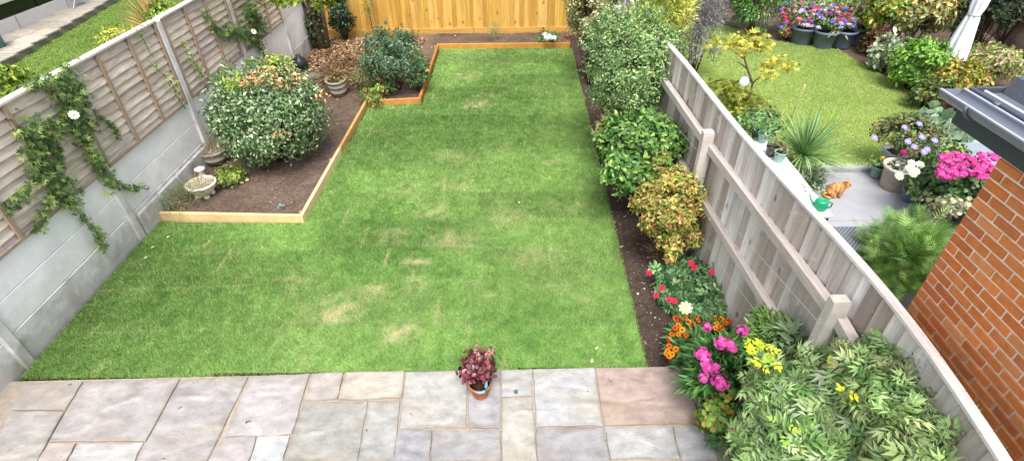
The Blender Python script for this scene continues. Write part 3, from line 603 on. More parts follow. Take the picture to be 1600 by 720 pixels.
# ------------------------------------------------------------------ brick extension of the right neighbour
ext = thing('brick_extension', 'orange brick extension with dark flat roof and grey gutter at the right edge', 'building', (2.9, 1.2, 0))
bk = MB(); L_, C_, J = .16, .058, .0115
XW, YC = 2.36, 2.32
def bricks(mb, along, u0, u1, z0, z1, face):
    r = 0; z = z0
    while z < z1-.01:
        zt = min(z+C_-J, z1); off = 0 if r % 2 else L_/2
        u = u1+ (0 if off == 0 else 0); first = True
        while u > u0+.01:
            ln = (L_/2 if (first and off) else L_)-J; first = False; ub = max(u-ln, u0)
            c = lin(random.choice(['#e4884a', '#e89052', '#dc7c42', '#e68c4e', '#da8046', '#ea9a60', '#d0784a']))*random.uniform(.88, 1.08); e = .001+random.uniform(0, .0015)
            if along == 'y':
                o, i_ = face-.006-e, face
                V = [(o, ub+.003, z+.003), (o, u-.003, z+.003), (o, u-.003, zt-.003), (o, ub+.003, zt-.003), (i_, ub, z), (i_, u, z), (i_, u, zt), (i_, ub, zt)]
            else:
                o, i_ = face+.006+e, face
                V = [(ub+.003, o, z+.003), (u-.003, o, z+.003), (u-.003, o, zt-.003), (ub+.003, o, zt-.003), (ub, i_, z), (u, i_, z), (u, i_, zt), (ub, i_, zt)]
            mb.add(V, [(3, 2, 1, 0), (0, 1, 5, 4), (1, 2, 6, 5), (2, 3, 7, 6), (3, 0, 4, 7)], c); u = ub-J
        z += C_; r += 1
bricks(bk, 'y', .0, YC, .0, 2.69, XW); bricks(bk, 'x', XW+.0, 6.2, .0, 2.69, YC)
M_brick = mat('brick', .85, .14, 25, bump=.35, bscale=90, bdist=.003, tint=lin('#d9946a'), tamt=.3, tscale=6, spec=.2)
bk.build('brickwork', M_brick, ext)
box(XW, 6.2, .0, YC, -.05, 2.7, lin('#faf0da'), ch=.001).build('wall', M_mortar, ext)
box(2.3, 6.3, -.05, 2.62, 2.702, 2.715, lin('#50565f')).build('soffit', M_plas, ext)
dk = lin('#444a54')
box(2.285, 2.31, -.05, 2.62, 2.70, 2.9, dk).build('fascia', M_plas, ext)
box(2.311, 6.3, 2.6, 2.622, 2.70, 2.9, dk).build('fascia', M_plas, ext)
rf = box(2.312, 6.3, -.05, 2.598, 2.80, 2.875, lin('#5f656f')).build('roof', M_felt, ext)
kr = MB(); ks = [(2.44, 2.876), (2.47, 2.96), (2.6, 2.995), (2.66, 2.985), (2.72, 2.876)]
for yy in (-.05, 2.59): pass
n_ = len(ks); V = [(a, -.05, b) for a, b in ks]+[(a, 2.59, b) for a, b in ks]
kr.add(V, [(i, i+1, n_+i+1, n_+i) for i in range(n_-1)]+[(4, 3, 2, 1, 0), (5, 6, 7, 8, 9)], lin('#585d66')); kr.build('roof_kerb', M_felt, rf)
box(2.33, 2.345, -.05, 2.58, 2.876, 2.9, lin('#c5cad6')).build('drip_trim', M_plas, rf)
gt = MB(); a_ = np.linspace(math.pi, 2*math.pi, 11); gx, gz, gr = 2.215, 2.885, .062
for (r0, fl) in ((gr, 0), (gr-.005, 1)):
    V = [(gx+r0*math.cos(t), yy, gz+r0*math.sin(t)) for yy in (-.05, 2.63) for t in a_]; n_ = len(a_)
    gt.add(V, [(i, i+1, n_+i+1, n_+i) for i in range(n_-1)], lin('#7d838f'), True)
for s in (0, -1):
    t = a_[s]; gt = beam((gx+(gr-.003)*math.cos(t), -.05, gz), (gx+(gr-.003)*math.cos(t), 2.63, gz), .012, .01, c=lin('#aab0bc'), mb=gt, ch=.002)
V = [(gx+gr*math.cos(t), 2.632, gz+gr*math.sin(t)) for t in a_]+[(gx, 2.632, gz)]; gt.add(V, [tuple(range(len(V)))], lin('#7d838f'))
gut = gt.build('gutter', M_plas, ext)
for yy in (2.42, 1.7, .9):
    b = MB()
    for q in (yy, ): tube([(gx+(gr+.006)*math.cos(t), q, gz+(gr+.006)*math.sin(t)) for t in a_], .009, lin('#646a75'), b, 6)
    beam((gx+.06, q, gz+.01), (2.3, q, gz+.01), .03, .012, c=lin('#646a75'), mb=b); b.build('bracket', M_plas, gut)

# ------------------------------------------------------------------ left neighbour's garden room
gr_ = thing('garden_room', 'pale rendered garden room with a black window band at the top left', 'building', (-13, 12, 0))
box(-14, -12.45, 5, 20, 0, .43, lin('#c6c3c4')).build('wall', M_white, gr_)
for yy in (9.9, 11.7, 13.5, 15.3, 17.1): box(-12.449, -12.442, yy, yy+.02, .17, .43, lin('#8c8a8c'), ch=.001).build('joint', M_mortar, gr_)
wd_ = box(-13.9, -12.5, 5, 20, .435, .74, lin('#101113')).build('window', M_glass, gr_)
for yy in (7.2, 9.6, 12, 14.4, 16.8): box(-12.499, -12.47, yy, yy+.04, .435, .74, lin('#15161a')).build('frame', M_plas, wd_)
box(-14, -12.46, 5, 20, .745, 1.9, lin('#c9cabd')).build('upper_wall', M_white, gr_)
box(-14.2, -12.3, 4.8, 20.2, 1.902, 2.0, lin('#b5b7ad')).build('roof', M_felt, gr_)

# ------------------------------------------------------------------ timber edging
ed = thing('timber_edging', 'tan timber boards edging the stepped left bed and the far end of the lawn', 'lawn edging', (-2.8, 7, 0))
EP = [(-4.66, 5.55), (-2.79, 5.46), (-2.765, 8.97), (-1.82, 9.07), (-1.84, 12.01), (1.15, 11.99)]
ec = ['#d8bb8a', '#cfa265', '#bb8448', '#b07a3c', '#c08a3e']
cuts = []
for i in range(5):
    a, b = np.array(EP[i]), np.array(EP[i+1]); d = nrm(b-a)
    ns = 2 if np.linalg.norm(b-a) > 2.4 else 1
    for k in range(ns):
        p = a+(b-a)*k/ns; q = a+(b-a)*(k+1)/ns
        e0 = .022 if k == 0 else -.003; e1 = -.025 if k == ns-1 else -.0
        c = lin(ec[i]); c = c*(1.02 if k == 0 else .86)
        if i == 1 and k == 0: c = lin('#dcc092')
        p = p+d*(-.022 if k == 0 else .003); q = q+d*(-.025 if k == ns-1 else 0)
        beam((*p, .03), (*q, .03), .046, .15, c=c).build('edging_board', M_edge, ed)
for p in [(-3.7, 5.54), (-2.82, 7.2), (-2.82, 8.2), (-1.9, 10.5), (-.4, 12.05)]: pass
for p in [(-2.825, 6.9), (-2.83, 5.55), (-1.895, 11.9)]: box(p[0]-.02, p[0]+.02, p[1]-.02, p[1]+.02, -.05, .095, lin('#a88a5e')).build('peg', M_edge, ed)
# ================================================================== plants of the middle garden
BO = ['#64844e', '#93a87e', '#4c6c3e', '#b5c2a0', '#3c5832']
r_, c, rr, aa = shrub('variegated_shrub', 'big rounded shrub with silvery green leaves and peach tinted top in the left bed', 'shrub', (327, 98, 508, 260), .04, 15000, .055, 'oval', BO, M_gloss, clumps=190, sig=.12, up=-.8, lump=.06, nst=24, wts=[.32, .22, .22, .1, .14], gz=.03)
mb = MB(); tp = c+np.array([0, -.02, aa*.82])
crown(mb, c+np.array([-.05, .1, aa*.55]), rr*.72, aa*.42, 500, .07, 'oval', ['#e0c08c', '#d9a468', '#efe0b4', '#c99458', '#dfe0a8', '#c8cc78'], clumps=16, sig=.1, up=.35)
for q in [(500, 150), (438, 216), (445, 128), (400, 118), (470, 122), (385, 125), (420, 112)]:
    w_ = hit(q[0], q[1], c, rr, aa, 1.02); crown(mb, w_, .09, .05, 26, .05, 'oval', ['#e0a468', '#e8caa0', '#cf8e55'], clumps=4, sig=.4, up=-.2)
tag(mb.build('foliage', M_leaf, r_), 'peach and cream young leaves')
mb = MB(); crown(mb, c+np.array([-.1, .2, aa*.6]), rr*.7, aa*.4, 500, .08, 'oval', ['#9ab04c', '#b8bf62', '#7c9a40'], clumps=14, sig=.12, up=.2); mb.build('upper_sprays', M_leaf, r_)

shrub('spiky_shrub', 'dark spiky evergreen shrub in the far part of the left bed', 'shrub', (562, 42, 664, 143), .03, 6500, .085, 'lance', ['#3c5a3a', '#4d6e48', '#2f4830', '#5f8052', '#6c8a66'], M_gloss, clumps=110, sig=.14, up=-.7, out=.9, face=True)
shrub('leafy_perennial', 'low light green leafy plant by the timber edge beside the dark spiky shrub', 'plant', (634, 88, 672, 142), .03, 1000, .07, 'oval', ['#66844a', '#55753f', '#7f9a58', '#48643a'], clumps=26, sig=.2, nst=6, sr=.006)
shrub('ground_cover', 'low patch of mixed green weeds in front of the dark spiky shrub', 'plants', (556, 128, 622, 160), .02, 700, .06, 'oval', ['#6d9a3c', '#88ac48', '#5c7f3c', '#a06848'], clumps=20, sig=.22, nst=3, sr=.004)
shrub('ground_cover', 'sparse green weeds beside the barrel shaped planter', 'plants', (553, 96, 585, 140), .02, 450, .06, 'lance', ['#6f8a50', '#7e8f5e', '#8d9a66'], clumps=14, sig=.25, nst=3, sr=.004)

# tree by the back of the left fence
tr = thing('corner_tree', 'multi stemmed tree with a dark ivied trunk in the far left corner', 'tree', (-4.3, 11.85, 0))
tb = P(502, 76, 0.03); tr.location = tb
mb = MB()
for dx, dy, r0, tx, ty in ((0, 0, .1, -.05, .1), (.12, .02, .07, .12, .2), (-.08, .05, .08, -.35, .05)):
    p = tb+np.array([dx, dy, -.08]); tube([p, p+np.array([tx*.3, ty*.3, .7]), p+np.array([tx*.7, ty*.7, 1.5]), p+np.array([tx*1.6, ty*1.2, 2.3])], [r0*1.25, r0, r0*.75, r0*.5], lin('#6b5444')*.8, mb, 9)
mb.build('trunk', M_stem, tr)
mb = MB(); crown(mb, tb+np.array([-.03, -.0, .55]), .2, .65, 900, .06, 'round', ['#3f5636', '#56703f', '#2f4229'], clumps=36, sig=.3, up=-.9); mb.build('ivy', M_gloss, tr)
mb = MB(); cc = ['#a9b83e', '#c3c94a', '#7d9a36', '#8ca83c', '#5f8034']
for bb, n in (((375, -70, 478, 26), 2200), ((480, -80, 530, 20), 1200), ((420, -120, 560, 0), 1800)):
    c, rr, aa = fit(*bb, 1.55); crown(mb, c, rr, aa, n, .085, 'oval', cc, clumps=34, sig=.2, up=-.8)
mb.build('crown', M_leaf, tr)
mb = MB()
for bb in ((375, -70, 478, 26), (480, -80, 530, 20)):
    c, rr, aa = fit(*bb, 1.55); tube([tb+np.array([0, .1, 1.3]), (tb+c)/2+np.array([0, 0, .9]), c], [.05, .035, .015], BARK, mb)
mb.build('limb', M_stem, tr)
shrub('dark_climber', 'dark evergreen shrub against the back fence beside the tree trunk', 'shrub', (515, -20, 548, 62), .03, 1600, .08, 'oval', ['#2f4630', '#3d5838', '#24362a'], M_gloss, clumps=30, sig=.25, up=-.8)
c_, _, _ = fit(565, -12, 585, 24, .7)
hk = thing('hanging_spray', 'small green spray hanging against the golden back fence', 'plant', (c_[0], 12.97, 0)); mb = MB(); crown(mb, P(574, 8, .75)*np.array([1, 1, 1]), .12, .2, 160, .07, 'lance', ['#5d7a44', '#75904e'], clumps=12, sig=.4, up=-.9); mb.build('foliage', M_leaf, hk)
q = P(574, 8, .75); tube([(q[0], q[1]+.1, 0.03), (q[0], q[1]+.05, .5), q], .008, BARK).build('stem', M_stem, hk)

# climbers on the left fence
def climber(label, paths, dens, size, cols, flowers=(), kind='palm', spread=.09):
    q0 = PX(*paths[0][0], XF+.07); root = thing('climber', label, 'climbing plant', (XF+.07, q0[1], 0), 'climbers on the left fence')
    st = MB(); mb = MB()
    for path in paths:
        wd = path[-1] if np.isscalar(path[-1]) else spread; pp = [p for p in path if not np.isscalar(p)]
        pts = np.array([PX(a, b, XF+.07+random.uniform(0, .05)) for a, b in pp])
        tube(list(pts), .0045, lin('#6a6a44')*.8, st, 5)
        seg = np.linalg.norm(np.diff(pts, axis=0), axis=1); L = seg.sum(); n = max(int(L*dens*(wd/.09)), 4); t = rng.random(n)*L; cu = np.concatenate([[0], np.cumsum(seg)])
        p = np.stack([np.interp(t, cu, pts[:, k]) for k in range(3)], 1)+rng.normal(size=(n, 3))*wd*np.array([.35, 1, 1]); p[:, 0] = np.maximum(p[:, 0], XF+.05)
        d = rng.normal(size=(n, 3))*.7+np.array([.55, 0, -.5]); u = rng.normal(size=(n, 3))*.3+np.array([1, 0, .6])
        scatter(mb, p, d, u, size*rng.uniform(.6, 1.2, n), kind, pick(cols, n, .2))
    st.build('stem', M_stem, root); mb.build('foliage', M_leaf, root)
    for a, b in flowers: p = PX(a, b, XF+.2); flower(root, p, (1, -.6, .8), .05, lin('#eef0ea'), lin('#c9c77a'), 10)
    return root
PC = ['#648045', '#86a058', '#4c6836', '#9db266', '#425c32']
climber('dense climber with a white flower trailing down the second left fence panel', [[(105, 112), (112, 150), (118, 185), (130, 215), .1], [(80, 125), (100, 140), (130, 160), .08], [(118, 180), (90, 200), (60, 215), (35, 205), .07], [(60, 200), (50, 240), (70, 270), (100, 290), (110, 315), .08], [(80, 190), (75, 230), (95, 255), .06],
        [(100, 290), (70, 320), (65, 360), .035], [(110, 310), (125, 335), (150, 360), (160, 390), .03], [(130, 200), (145, 240), (165, 275), (180, 290), .05], [(150, 180), (180, 200), (185, 220), .02], [(165, 275), (200, 295), (230, 290), .02], [(65, 270), (30, 310), (5, 330), .035], [(80, 125), (60, 128), (40, 135), .03]],
        420, .062, PC, [(115, 180)])
climber('thin green climber strand on the third left fence panel', [[(212, 45), (226, 65), (235, 85), .025], [(232, 95), (245, 108), (268, 128), .03], [(268, 128), (275, 150), (290, 170), .02]], 130, .06, ['#75923f', '#a7b548', '#5a7a38'], kind='oval')
climber('small yellow green climber between battens on the fourth left panel', [[(284, 66), (292, 85), (305, 100), (316, 118), .045]], 220, .06, ['#8aa04a', '#6d8a3e', '#a8b45a'], kind='oval')
climber('bushy climber with one white flower reaching across the fence below the tree', [[(330, 40), (350, 50), (368, 48), .06], [(368, 48), (385, 55), (400, 45), (415, 38), .08], [(385, 55), (395, 65), (412, 72), .05], [(405, 30), (385, 20), (400, 8), .09], [(320, 18), (328, 30), .04], [(400, 70), (412, 85), (425, 92), .02]], 380, .055, ['#4f7440', '#6a8c46', '#88a24e', '#3f5f38'], [(396, 50)])

# left neighbour: phormium, chair, bin, plants behind the fence
def spiky(name, label, base, n, ln, cols, wid=1.0, spread=1.0, mat_=None, group=None, part='foliage'):
    root = thing(name, label, 'plant', base, group); mb = MB(); b0 = np.array(base)
    for i in range(n):
        a = random.uniform(0, 2*math.pi); el = random.uniform(.25, 1.45)*spread; l = ln*random.uniform(.7, 1.15); dr = np.array([math.cos(a)*math.sin(el), math.sin(a)*math.sin(el), math.cos(el)])
        s = nrm(np.cross(dr, (0, 0, 1.0001))); V = []; c = pick(cols, 1, .15)[0]
        for t in np.linspace(0, 1, 6):
            p = b0+dr*l*t+np.array([0, 0, -.35*l*t*t*math.sin(el)]); w_ = .018*wid*(1-t)**.6*(.6+.8*min(t*3, 1)); V += [p-s*w_, p+np.array([0, 0, -w_*.3]), p+s*w_]
        V = np.array(V); V[:, 2] = np.maximum(V[:, 2], base[2]+.005)
        mb.add(V, [(j*3+k, j*3+k+1, j*3+k+4, j*3+k+3) for j in range(5) for k in range(2)], c)
    mb.build(part, mat_ or M_leaf, root); return root
b = P(236, 22, .5); spiky('phormium', 'bronze and cream spiky sword leaved plant behind the left fence', (b[0], b[1], 0), 110, 1.35, ['#b58a55', '#c9a870', '#8f6a45', '#d8c79a', '#a87848', '#99a050'], 1.4)
for bb, lb in (((225, 5, 275, 38), 'yellow green leafy shrub just behind the third fence panel'), ((-20, 106, 44, 150), 'dark green shrub behind the fence at the left edge')):
    shrub('shrub', lb, 'shrub', bb, .5 if 'third' in lb else .7, 900, .08, 'oval', ['#7f9c3a', '#a3b548', '#55702e'], clumps=24, sig=.2, sr=.01)
shrub('shrub', 'low yellow green plants peeping over the fence top beside the bronze spikes', 'shrub', (150, 42, 215, 66), .9, 500, .06, 'oval', ['#a8b048', '#c3c060', '#8a9c48'], clumps=18, sig=.22)
ch = thing('metal_chair', 'white metal garden chair on the paved terrace at the top left', 'chair', (-10.2, 14.9, .16))
cb = P(112, 10, .16); ch.location = cb; cw = lin('#dfe2e6')
for sx in (-.22, .22):
    tube([cb+np.array([sx, -.25, 0]), cb+np.array([sx, .2, .45]), cb+np.array([sx, .34, .9])], .013, cw).build('side_frame', M_plas, ch)
    tube([cb+np.array([sx, .28, 0]), cb+np.array([sx, -.2, .45])], .013, cw).build('leg', M_plas, ch)
box(cb[0]-.23, cb[0]+.23, cb[1]-.22, cb[1]+.2, .6, .625, cw).build('seat', M_plas, ch); box(cb[0]-.23, cb[0]+.23, cb[1]+.29, cb[1]+.31, .8, 1.05, cw).build('backrest', M_plas, ch)
cb = P(-3, 74, .16); bn = thing('water_butt', 'teal plastic tub standing on the terrace at the left edge', 'tub', cb)
lathe([(.14, 0), (.17, .35), (.185, .36), (.185, .4), (.17, .4), (.155, .05), (0, .05)], cb, lin('#4b8580')).build('tub', M_plas, bn); lathe([(.155, .36), (0, .37)], cb, lin('#3e5c5c')).build('water', M_glass, bn)

# stone ornaments in the left bed
wh = lin('#ece8e0')
b = P(321, 304, .05); bw = thing('stone_bowl', 'white stone bowl on small feet holding dry grass in the left bed', 'planter', b)
lathe([(.075, .03), (.12, .055), (.165, .11), (.185, .165), (.195, .17), (.195, .19), (.175, .195), (.165, .165), (.1, .12), (0, .12)], b, wh, n=36).build('bowl', M_stone, bw)
for a in (.6, 2.2, 3.9, 5.4): lathe([(.035, 0), (.04, .025), (.03, .06)], b+np.array([.09*math.cos(a), .09*math.sin(a), -.015]), wh, n=10).build('foot', M_stone, bw)
mb = MB(); crown(mb, b+np.array([0, 0, .17]), .15, .05, 600, .07, 'blade', ['#a08a5c', '#b89c70', '#7f6f45', '#8a8a4c'], clumps=24, sig=.3, up=0, zmin=.12); mb.build('dry_grass', M_leaf, bw)
b = P(338, 252, .05); bw = thing('round_planter', 'ribbed grey stone tub with dead grass against the left fence', 'planter', b)
lathe([(.13, 0), (.15, .05), (.165, .055), (.165, .085), (.158, .09), (.175, .16), (.19, .165), (.19, .2), (.172, .2), (.16, .15), (0, .15)], b, lin('#a9a195'), n=36).build('tub', M_stone, bw)
mb = MB(); crown(mb, b+np.array([0, 0, .2]), .17, .06, 700, .08, 'blade', ['#a5875c', '#8f7a50', '#7a7a40', '#b39a74'], clumps=24, sig=.3, up=0, zmin=.12); mb.build('dry_grass', M_leaf, bw)
tube([b+np.array([.0, .02, .15]), b+np.array([.03, .0, .42]), b+np.array([.05, .02, .6])], .007, lin('#8a8a58')).build('stem', M_stem, bw)
b = P(319, 281, .05); bw = thing('stone_finial', 'small white stone urn stub with a round top behind the white bowl', 'ornament', b)
box(b[0]-.09, b[0]+.09, b[1]-.08, b[1]+.08, .04, .08, wh).build('base', M_stone, bw); lathe([(.08, .0), (.05, .04), (.035, .09), (.045, .12), (.07, .14), (.07, .16), (.0, .165)], b+np.array([0, 0, .03]), wh).build('urn', M_stone, bw)
b = P(531, 147, .05); bw = thing('barrel_planter', 'grey banded stone pot tilted beside dry brown plants', 'planter', b)
lathe([(.12, 0), (.15, .08), (.16, .09), (.16, .11), (.155, .12), (.17, .2), (.178, .205), (.178, .225), (.17, .23), (.18, .29), (.195, .3), (.195, .33), (.175, .33), (.165, .27), (0, .27)], b, lin('#aba398'), tilt=(.16, 'X')).build('pot', M_stone, bw)
lathe([(.165, .28), (0, .285)], b, lin('#57483a'), tilt=(.16, 'X')).build('soil', M_soil, bw)
mb = MB(); crown(mb, b+np.array([0, .02, .33]), .19, .07, 420, .08, 'lance', ['#9c7c58', '#b59a72', '#7c6a44', '#8a8450'], clumps=20, sig=.3, up=0, zmin=.2); mb.build('dead_stems', M_leaf, bw)
shrub('dry_plant', 'dry brown twiggy plant behind the grey banded stone pot', 'plant', (500, 100, 558, 140), .03, 600, .07, 'lance', ['#8a6f50', '#a58a66', '#6f6a40', '#7c5a40'], clumps=20, sig=.3, nst=14, sr=.004, lump=.25)
b = P(488, 120, .04); sb = thing('stone_slab', 'flat pale stone lying on soil behind the rounded shrub', 'stone', b); box(b[0]-.22, b[0]+.22, b[1]-.13, b[1]+.13, .03, .08, lin('#9a9184'), ch=.015).build('slab', M_stone, sb)
b = P(471, 108, .03); bw = thing('black_pot', 'black urn shaped pot beside the left fence post under the tree', 'pot', b); lathe([(.1, 0), (.15, .05), (.16, .14), (.11, .22), (.05, .25), (.045, .3), (.03, .3), (.03, .26), (0, .26)], b, lin('#2c2e33')).build('pot', M_plas, bw)
# creeping plant, tufts, succulent, pebbles
shrub('creeping_plant', 'low creeping green plant with yellow leaves beside the white bowl', 'plant', (332, 260, 388, 292), .03, 900, .035, 'round', ['#6f8f3e', '#8aa54a', '#b5b060', '#5a7836'], clumps=26, sig=.25, nst=3, sr=.003, gz=.03)
shrub('weed_patch', 'rough grass and weeds at the foot of the fence by the white bowl', 'weeds', (258, 288, 318, 332), .02, 900, .07, 'blade', ['#6a8a3c', '#8a9a50', '#55702e', '#9a9060'], clumps=28, sig=.22, nst=3, sr=.003, gz=.03)
b = P(440, 324, .05); spiky('succulent', 'tiny blue grey spiky rosette near the front corner of the left bed', (b[0], b[1], .045), 60, .07, ['#8fa3a0', '#7d9492', '#a5b5ae'], .35)
pebs = [(365, 268), (372, 276), (380, 274), (350, 290), (386, 282), (356, 272), (378, 286), (345, 276)]
for i, q in enumerate(pebs):
    b = P(*q, .05); o = lathe([(0.002, -.01), (.03, 0), (.028, .018), (0, .026)], b, lin(random.choice(['#c9b896', '#b8a884', '#d8ccb0'])), n=9).build('pebble', M_stone, origin=b)
    tag(o, 'pale yellowish pebble lying around the creeping plant', 'pebble', 'pebbles around the creeping plant')
for i, q in enumerate([(55, 535), (68, 524), (76, 519), (100, 488)]):
    b = P(*q, 0.0); o = lathe([(0.002, -.02), (.05, 0), (.045, .03), (.01, .045), (0, .045)], b, lin('#a99a84'), n=8).build('stone', M_stone, origin=b)
    tag(o, 'brown stone lying at the foot of the left fence beside the lawn', 'stone', 'stones along the fence foot')
# small plants at the back
shrub('small_conifer', 'small blue green feathery plant against the golden back fence', 'plant', (764, 40, 782, 62), .03, 500, .07, 'blade', ['#7c9a72', '#93ad84', '#64835c'], clumps=16, sig=.25, nst=3, sr=.004)
r_, c, rr, aa = shrub('white_flower_plant', 'small plant with big white flowers at the far end of the lawn', 'flower', (842, 48, 870, 70), .03, 200, .07, 'oval', ['#5f8a4c', '#48703a'], clumps=10, sig=.3, nst=4, sr=.004)
for q in ((851, 55), (860, 56), (855, 60), (865, 60)): cluster_head(r_, P(*q, .25), (0, -.6, 1), .075, ['#f2f2ee', '#e8e9e2'], 22)
shrub('red_bloom_plant', 'tiny plant with a red bloom at the far right end of the golden fence', 'flower', (879, 52, 892, 62), .02, 80, .05, 'oval', ['#b03848', '#5f7a44', '#c84a5a'], clumps=6, sig=.3, nst=2, sr=.003)
for q in ((711, 57), (583, 167)):
    b = P(*q, .06); tag(lathe([(.001, 0), (.02, .01), (.0, .03)], b, lin('#e6e4dc'), n=7).build('pale_stone', M_stone, origin=b), 'white pebble on the back bed below the golden fence' if q[0] > 600 else 'white pebble at the inner corner of the timber edging', 'pebble')

# right border shrubs
shrub('cream_shrub', 'pale cream variegated shrub at the far end of the right border', 'shrub', (884, -60, 975, 80), .6, 12000, .055, 'oval', ['#c0bd92', '#9aa472', '#d8d2ac', '#7f8f58', '#b3a878'], clumps=90, sig=.15, up=-.7)
shrub('yellow_shrub', 'bright yellow green shrub behind the tall green shrub by the fence end', 'shrub', (990, -60, 1086, 82), 1.4, 7500, .06, 'lance', ['#b3c24a', '#cdd266', '#94aa3e', '#dcc77a'], clumps=60, sig=.18, up=-.6)
r_, c, rr, aa = shrub('tall_shrub', 'tall dense mid green shrub with small leaves against the silvery fence', 'shrub', (908, 8, 1064, 176), .8, 26000, .042, 'oval', ['#6f955a', '#86a566', '#56794a', '#9db272', '#7c9a70', '#b0bf80'], clumps=200, sig=.11, up=-.8, lump=.15, nst=30, sr=.02)
mb = MB(); crown(mb, P(975, 140, 1.0), .42, .25, 1800, .048, 'oval', ['#b5be54', '#9ab048', '#c9c868'], clumps=34, sig=.12, up=-.5); tag(mb.build('lower_foliage', M_leaf, r_), 'yellower lower leaves')
mb = MB(); crown(mb, P(1015, 45, c[2]+.3), .4, .3, 600, .08, 'lance', ['#c0c85a', '#a9bb50'], clumps=22, sig=.15, up=-.2); mb.build('top_sprays', M_leaf, r_)
shrub('broadleaf_shrub', 'broad leaved green shrub with paler left side, third down the right border', 'shrub', (928, 176, 1072, 302), .35, 8500, .072, 'oval', ['#5f8a42', '#7aa04e', '#48703a', '#90ad5c', '#527a48'], clumps=110, sig=.13, up=-.65, lump=.2, nst=20, sr=.014)
shrub('pale_sprig', 'pale yellowish leafy growth on the left of the broad leaved green shrub', 'plant', (928, 176, 985, 225), .45, 500, .1, 'oval', ['#b5ba72', '#c9c68c', '#93a45a'], clumps=16, sig=.22)
r_, c, rr, aa = shrub('bronze_shrub', 'yellow and bronze leaved shrub in the middle of the right border', 'shrub', (992, 266, 1108, 400), .2, 8500, .046, 'oval', ['#b5b060', '#c9a060', '#a0b050', '#b8845a', '#7d9844', '#d0bc78', '#90a84c'], clumps=95, sig=.13, up=-.7, nst=24, lump=.2)
mb = MB(); crown(mb, P(1052, 392, .14), .07, .05, 90, .04, 'round', ['#b8d02c', '#cadc3c'], clumps=6, sig=.4); tag(mb.build('lime_tuft', M_leaf, r_), 'lime green tuft')
flower(r_, P(1077, 312, .8), (-.5, -.6, 1), .035, lin('#d85a5a'), None, 6, 2)
shrub('dry_plant', 'dead brown wispy plant on dark soil below the bronze leaved shrub', 'plant', (1000, 372, 1052, 420), -.01, 500, .06, 'blade', ['#8a6a4c', '#a5855f', '#6f5038'], clumps=20, sig=.25, nst=14, sr=.003)
shrub('undergrowth', 'shaded leafy undergrowth between the tall shrub and the broad leaved shrub', 'plant', (958, 150, 1050, 205), .1, 1500, .075, 'oval', ['#55733f', '#6d8c4c', '#85a05c', '#46603a'], clumps=34, sig=.2, lump=.2)
shrub('undergrowth', 'low greenery at the fence foot between the broad leaved and the bronze leaved shrub', 'plant', (1040, 240, 1092, 292), .15, 900, .06, 'oval', ['#6d8c4c', '#8a9c5c', '#a0a060'], clumps=26, sig=.2, lump=.2)
# rose
r_, c, rr, aa = shrub('rose_bush', 'rose bush with small red blooms and one cream bloom in the right border', 'rose bush', (1024, 410, 1152, 492), .0, 1700, .13, 'rose', ['#5f8a58', '#7aa06c', '#4b7248', '#8cab78'], clumps=60, sig=.16, up=-.55, nst=20, sr=.007)
for q in ((1015, 426, .5), (1080, 411, .55), (1085, 418, .5), (1034, 450, .4), (1046, 468, .4), (1054, 470, .4), (1112, 425, .5), (1025, 461, .35), (1136, 421, .5)):
    flower(r_, P(*q), (-.3, -.6, 1), .035, lin('#d03a5c'), None, 6, 3, 'bloom')
flower(r_, P(1071, 481, .6), (-.1, -.7, 1), .06, lin('#efe6bf'), lin('#dcc98a'), 9, 5, 'cream_bloom', cup=.15)
# helenium
r_, c, rr, aa = shrub('helenium', 'clump of orange daisy flowers beside the corner of the patio', 'flower', (1040, 500, 1170, 590), -.02, 2300, .1, 'lance', ['#4f7a3c', '#3f6632', '#6a9048', '#5c8450'], clumps=60, sig=.15, up=-.3, nst=24, sr=.004)
HP = [(1062, 500), (1070, 497), (1076, 503), (1060, 508), (1083, 506), (1066, 515), (1055, 512), (1050, 522), (1060, 522), (1072, 524), (1046, 530), (1056, 497), (1091, 500), (1088, 495), (1046, 540), (1043, 548), (1050, 553), (1056, 545), (1045, 556), (1041, 552), (1078, 492), (1120, 505), (1126, 498), (1133, 493), (1138, 500), (1128, 512), (1118, 497), (1145, 504), (1124, 515), (1138, 490), (1160, 493), (1133, 505), (1148, 498), (1118, 512), (1066, 490)]
for a, b in HP: flower(r_, hit(a, b, c, rr, aa, 1.22), (random.uniform(-.5, .4), random.uniform(-.9, -.1), 1), random.uniform(.024, .035), lin(random.choice(['#e8861c', '#e06a18', '#f0a02c', '#d95a1a'])), lin('#6a3a18'), 9, 1, 'flower', cup=.05)
# phlox
R0, c0, rr0, aa0 = r_, c, rr, aa
r_, c, rr, aa = shrub('phlox', 'pink phlox with domed flower heads next to the orange daisies', 'flower', (1078, 525, 1175, 650), -.02, 2400, .11, 'lance', ['#4c7a3e', '#3c6434', '#629050', '#55803c'], clumps=60, sig=.16, up=-.3, nst=20, sr=.005)
for a, b, s in ((1098, 553, .075), (1103, 566, .06), (1128, 536, .07), (1140, 538, .06), (1108, 576, .06), (1101, 588, .06), (1126, 597, .08), (1161, 516, .065), (1118, 574, .05), (1145, 545, .04), (1104, 510, .05)):
    cluster_head(r_, hit(a, b, c, rr, aa, 1.16), (-.1+random.uniform(-.3, .3), -.5, 1), s*.82, ['#e05cb0', '#ea7cc4', '#d24aa0'], 30)
r_, c, rr, aa = shrub('phlox', 'second pink phlox lower down beside the bottom of the patio edge', 'flower', (1120, 640, 1180, 715), -.02, 500, .09, 'lance', ['#4c7a3e', '#629050', '#55803c'], clumps=24, sig=.2, nst=12, sr=.005)
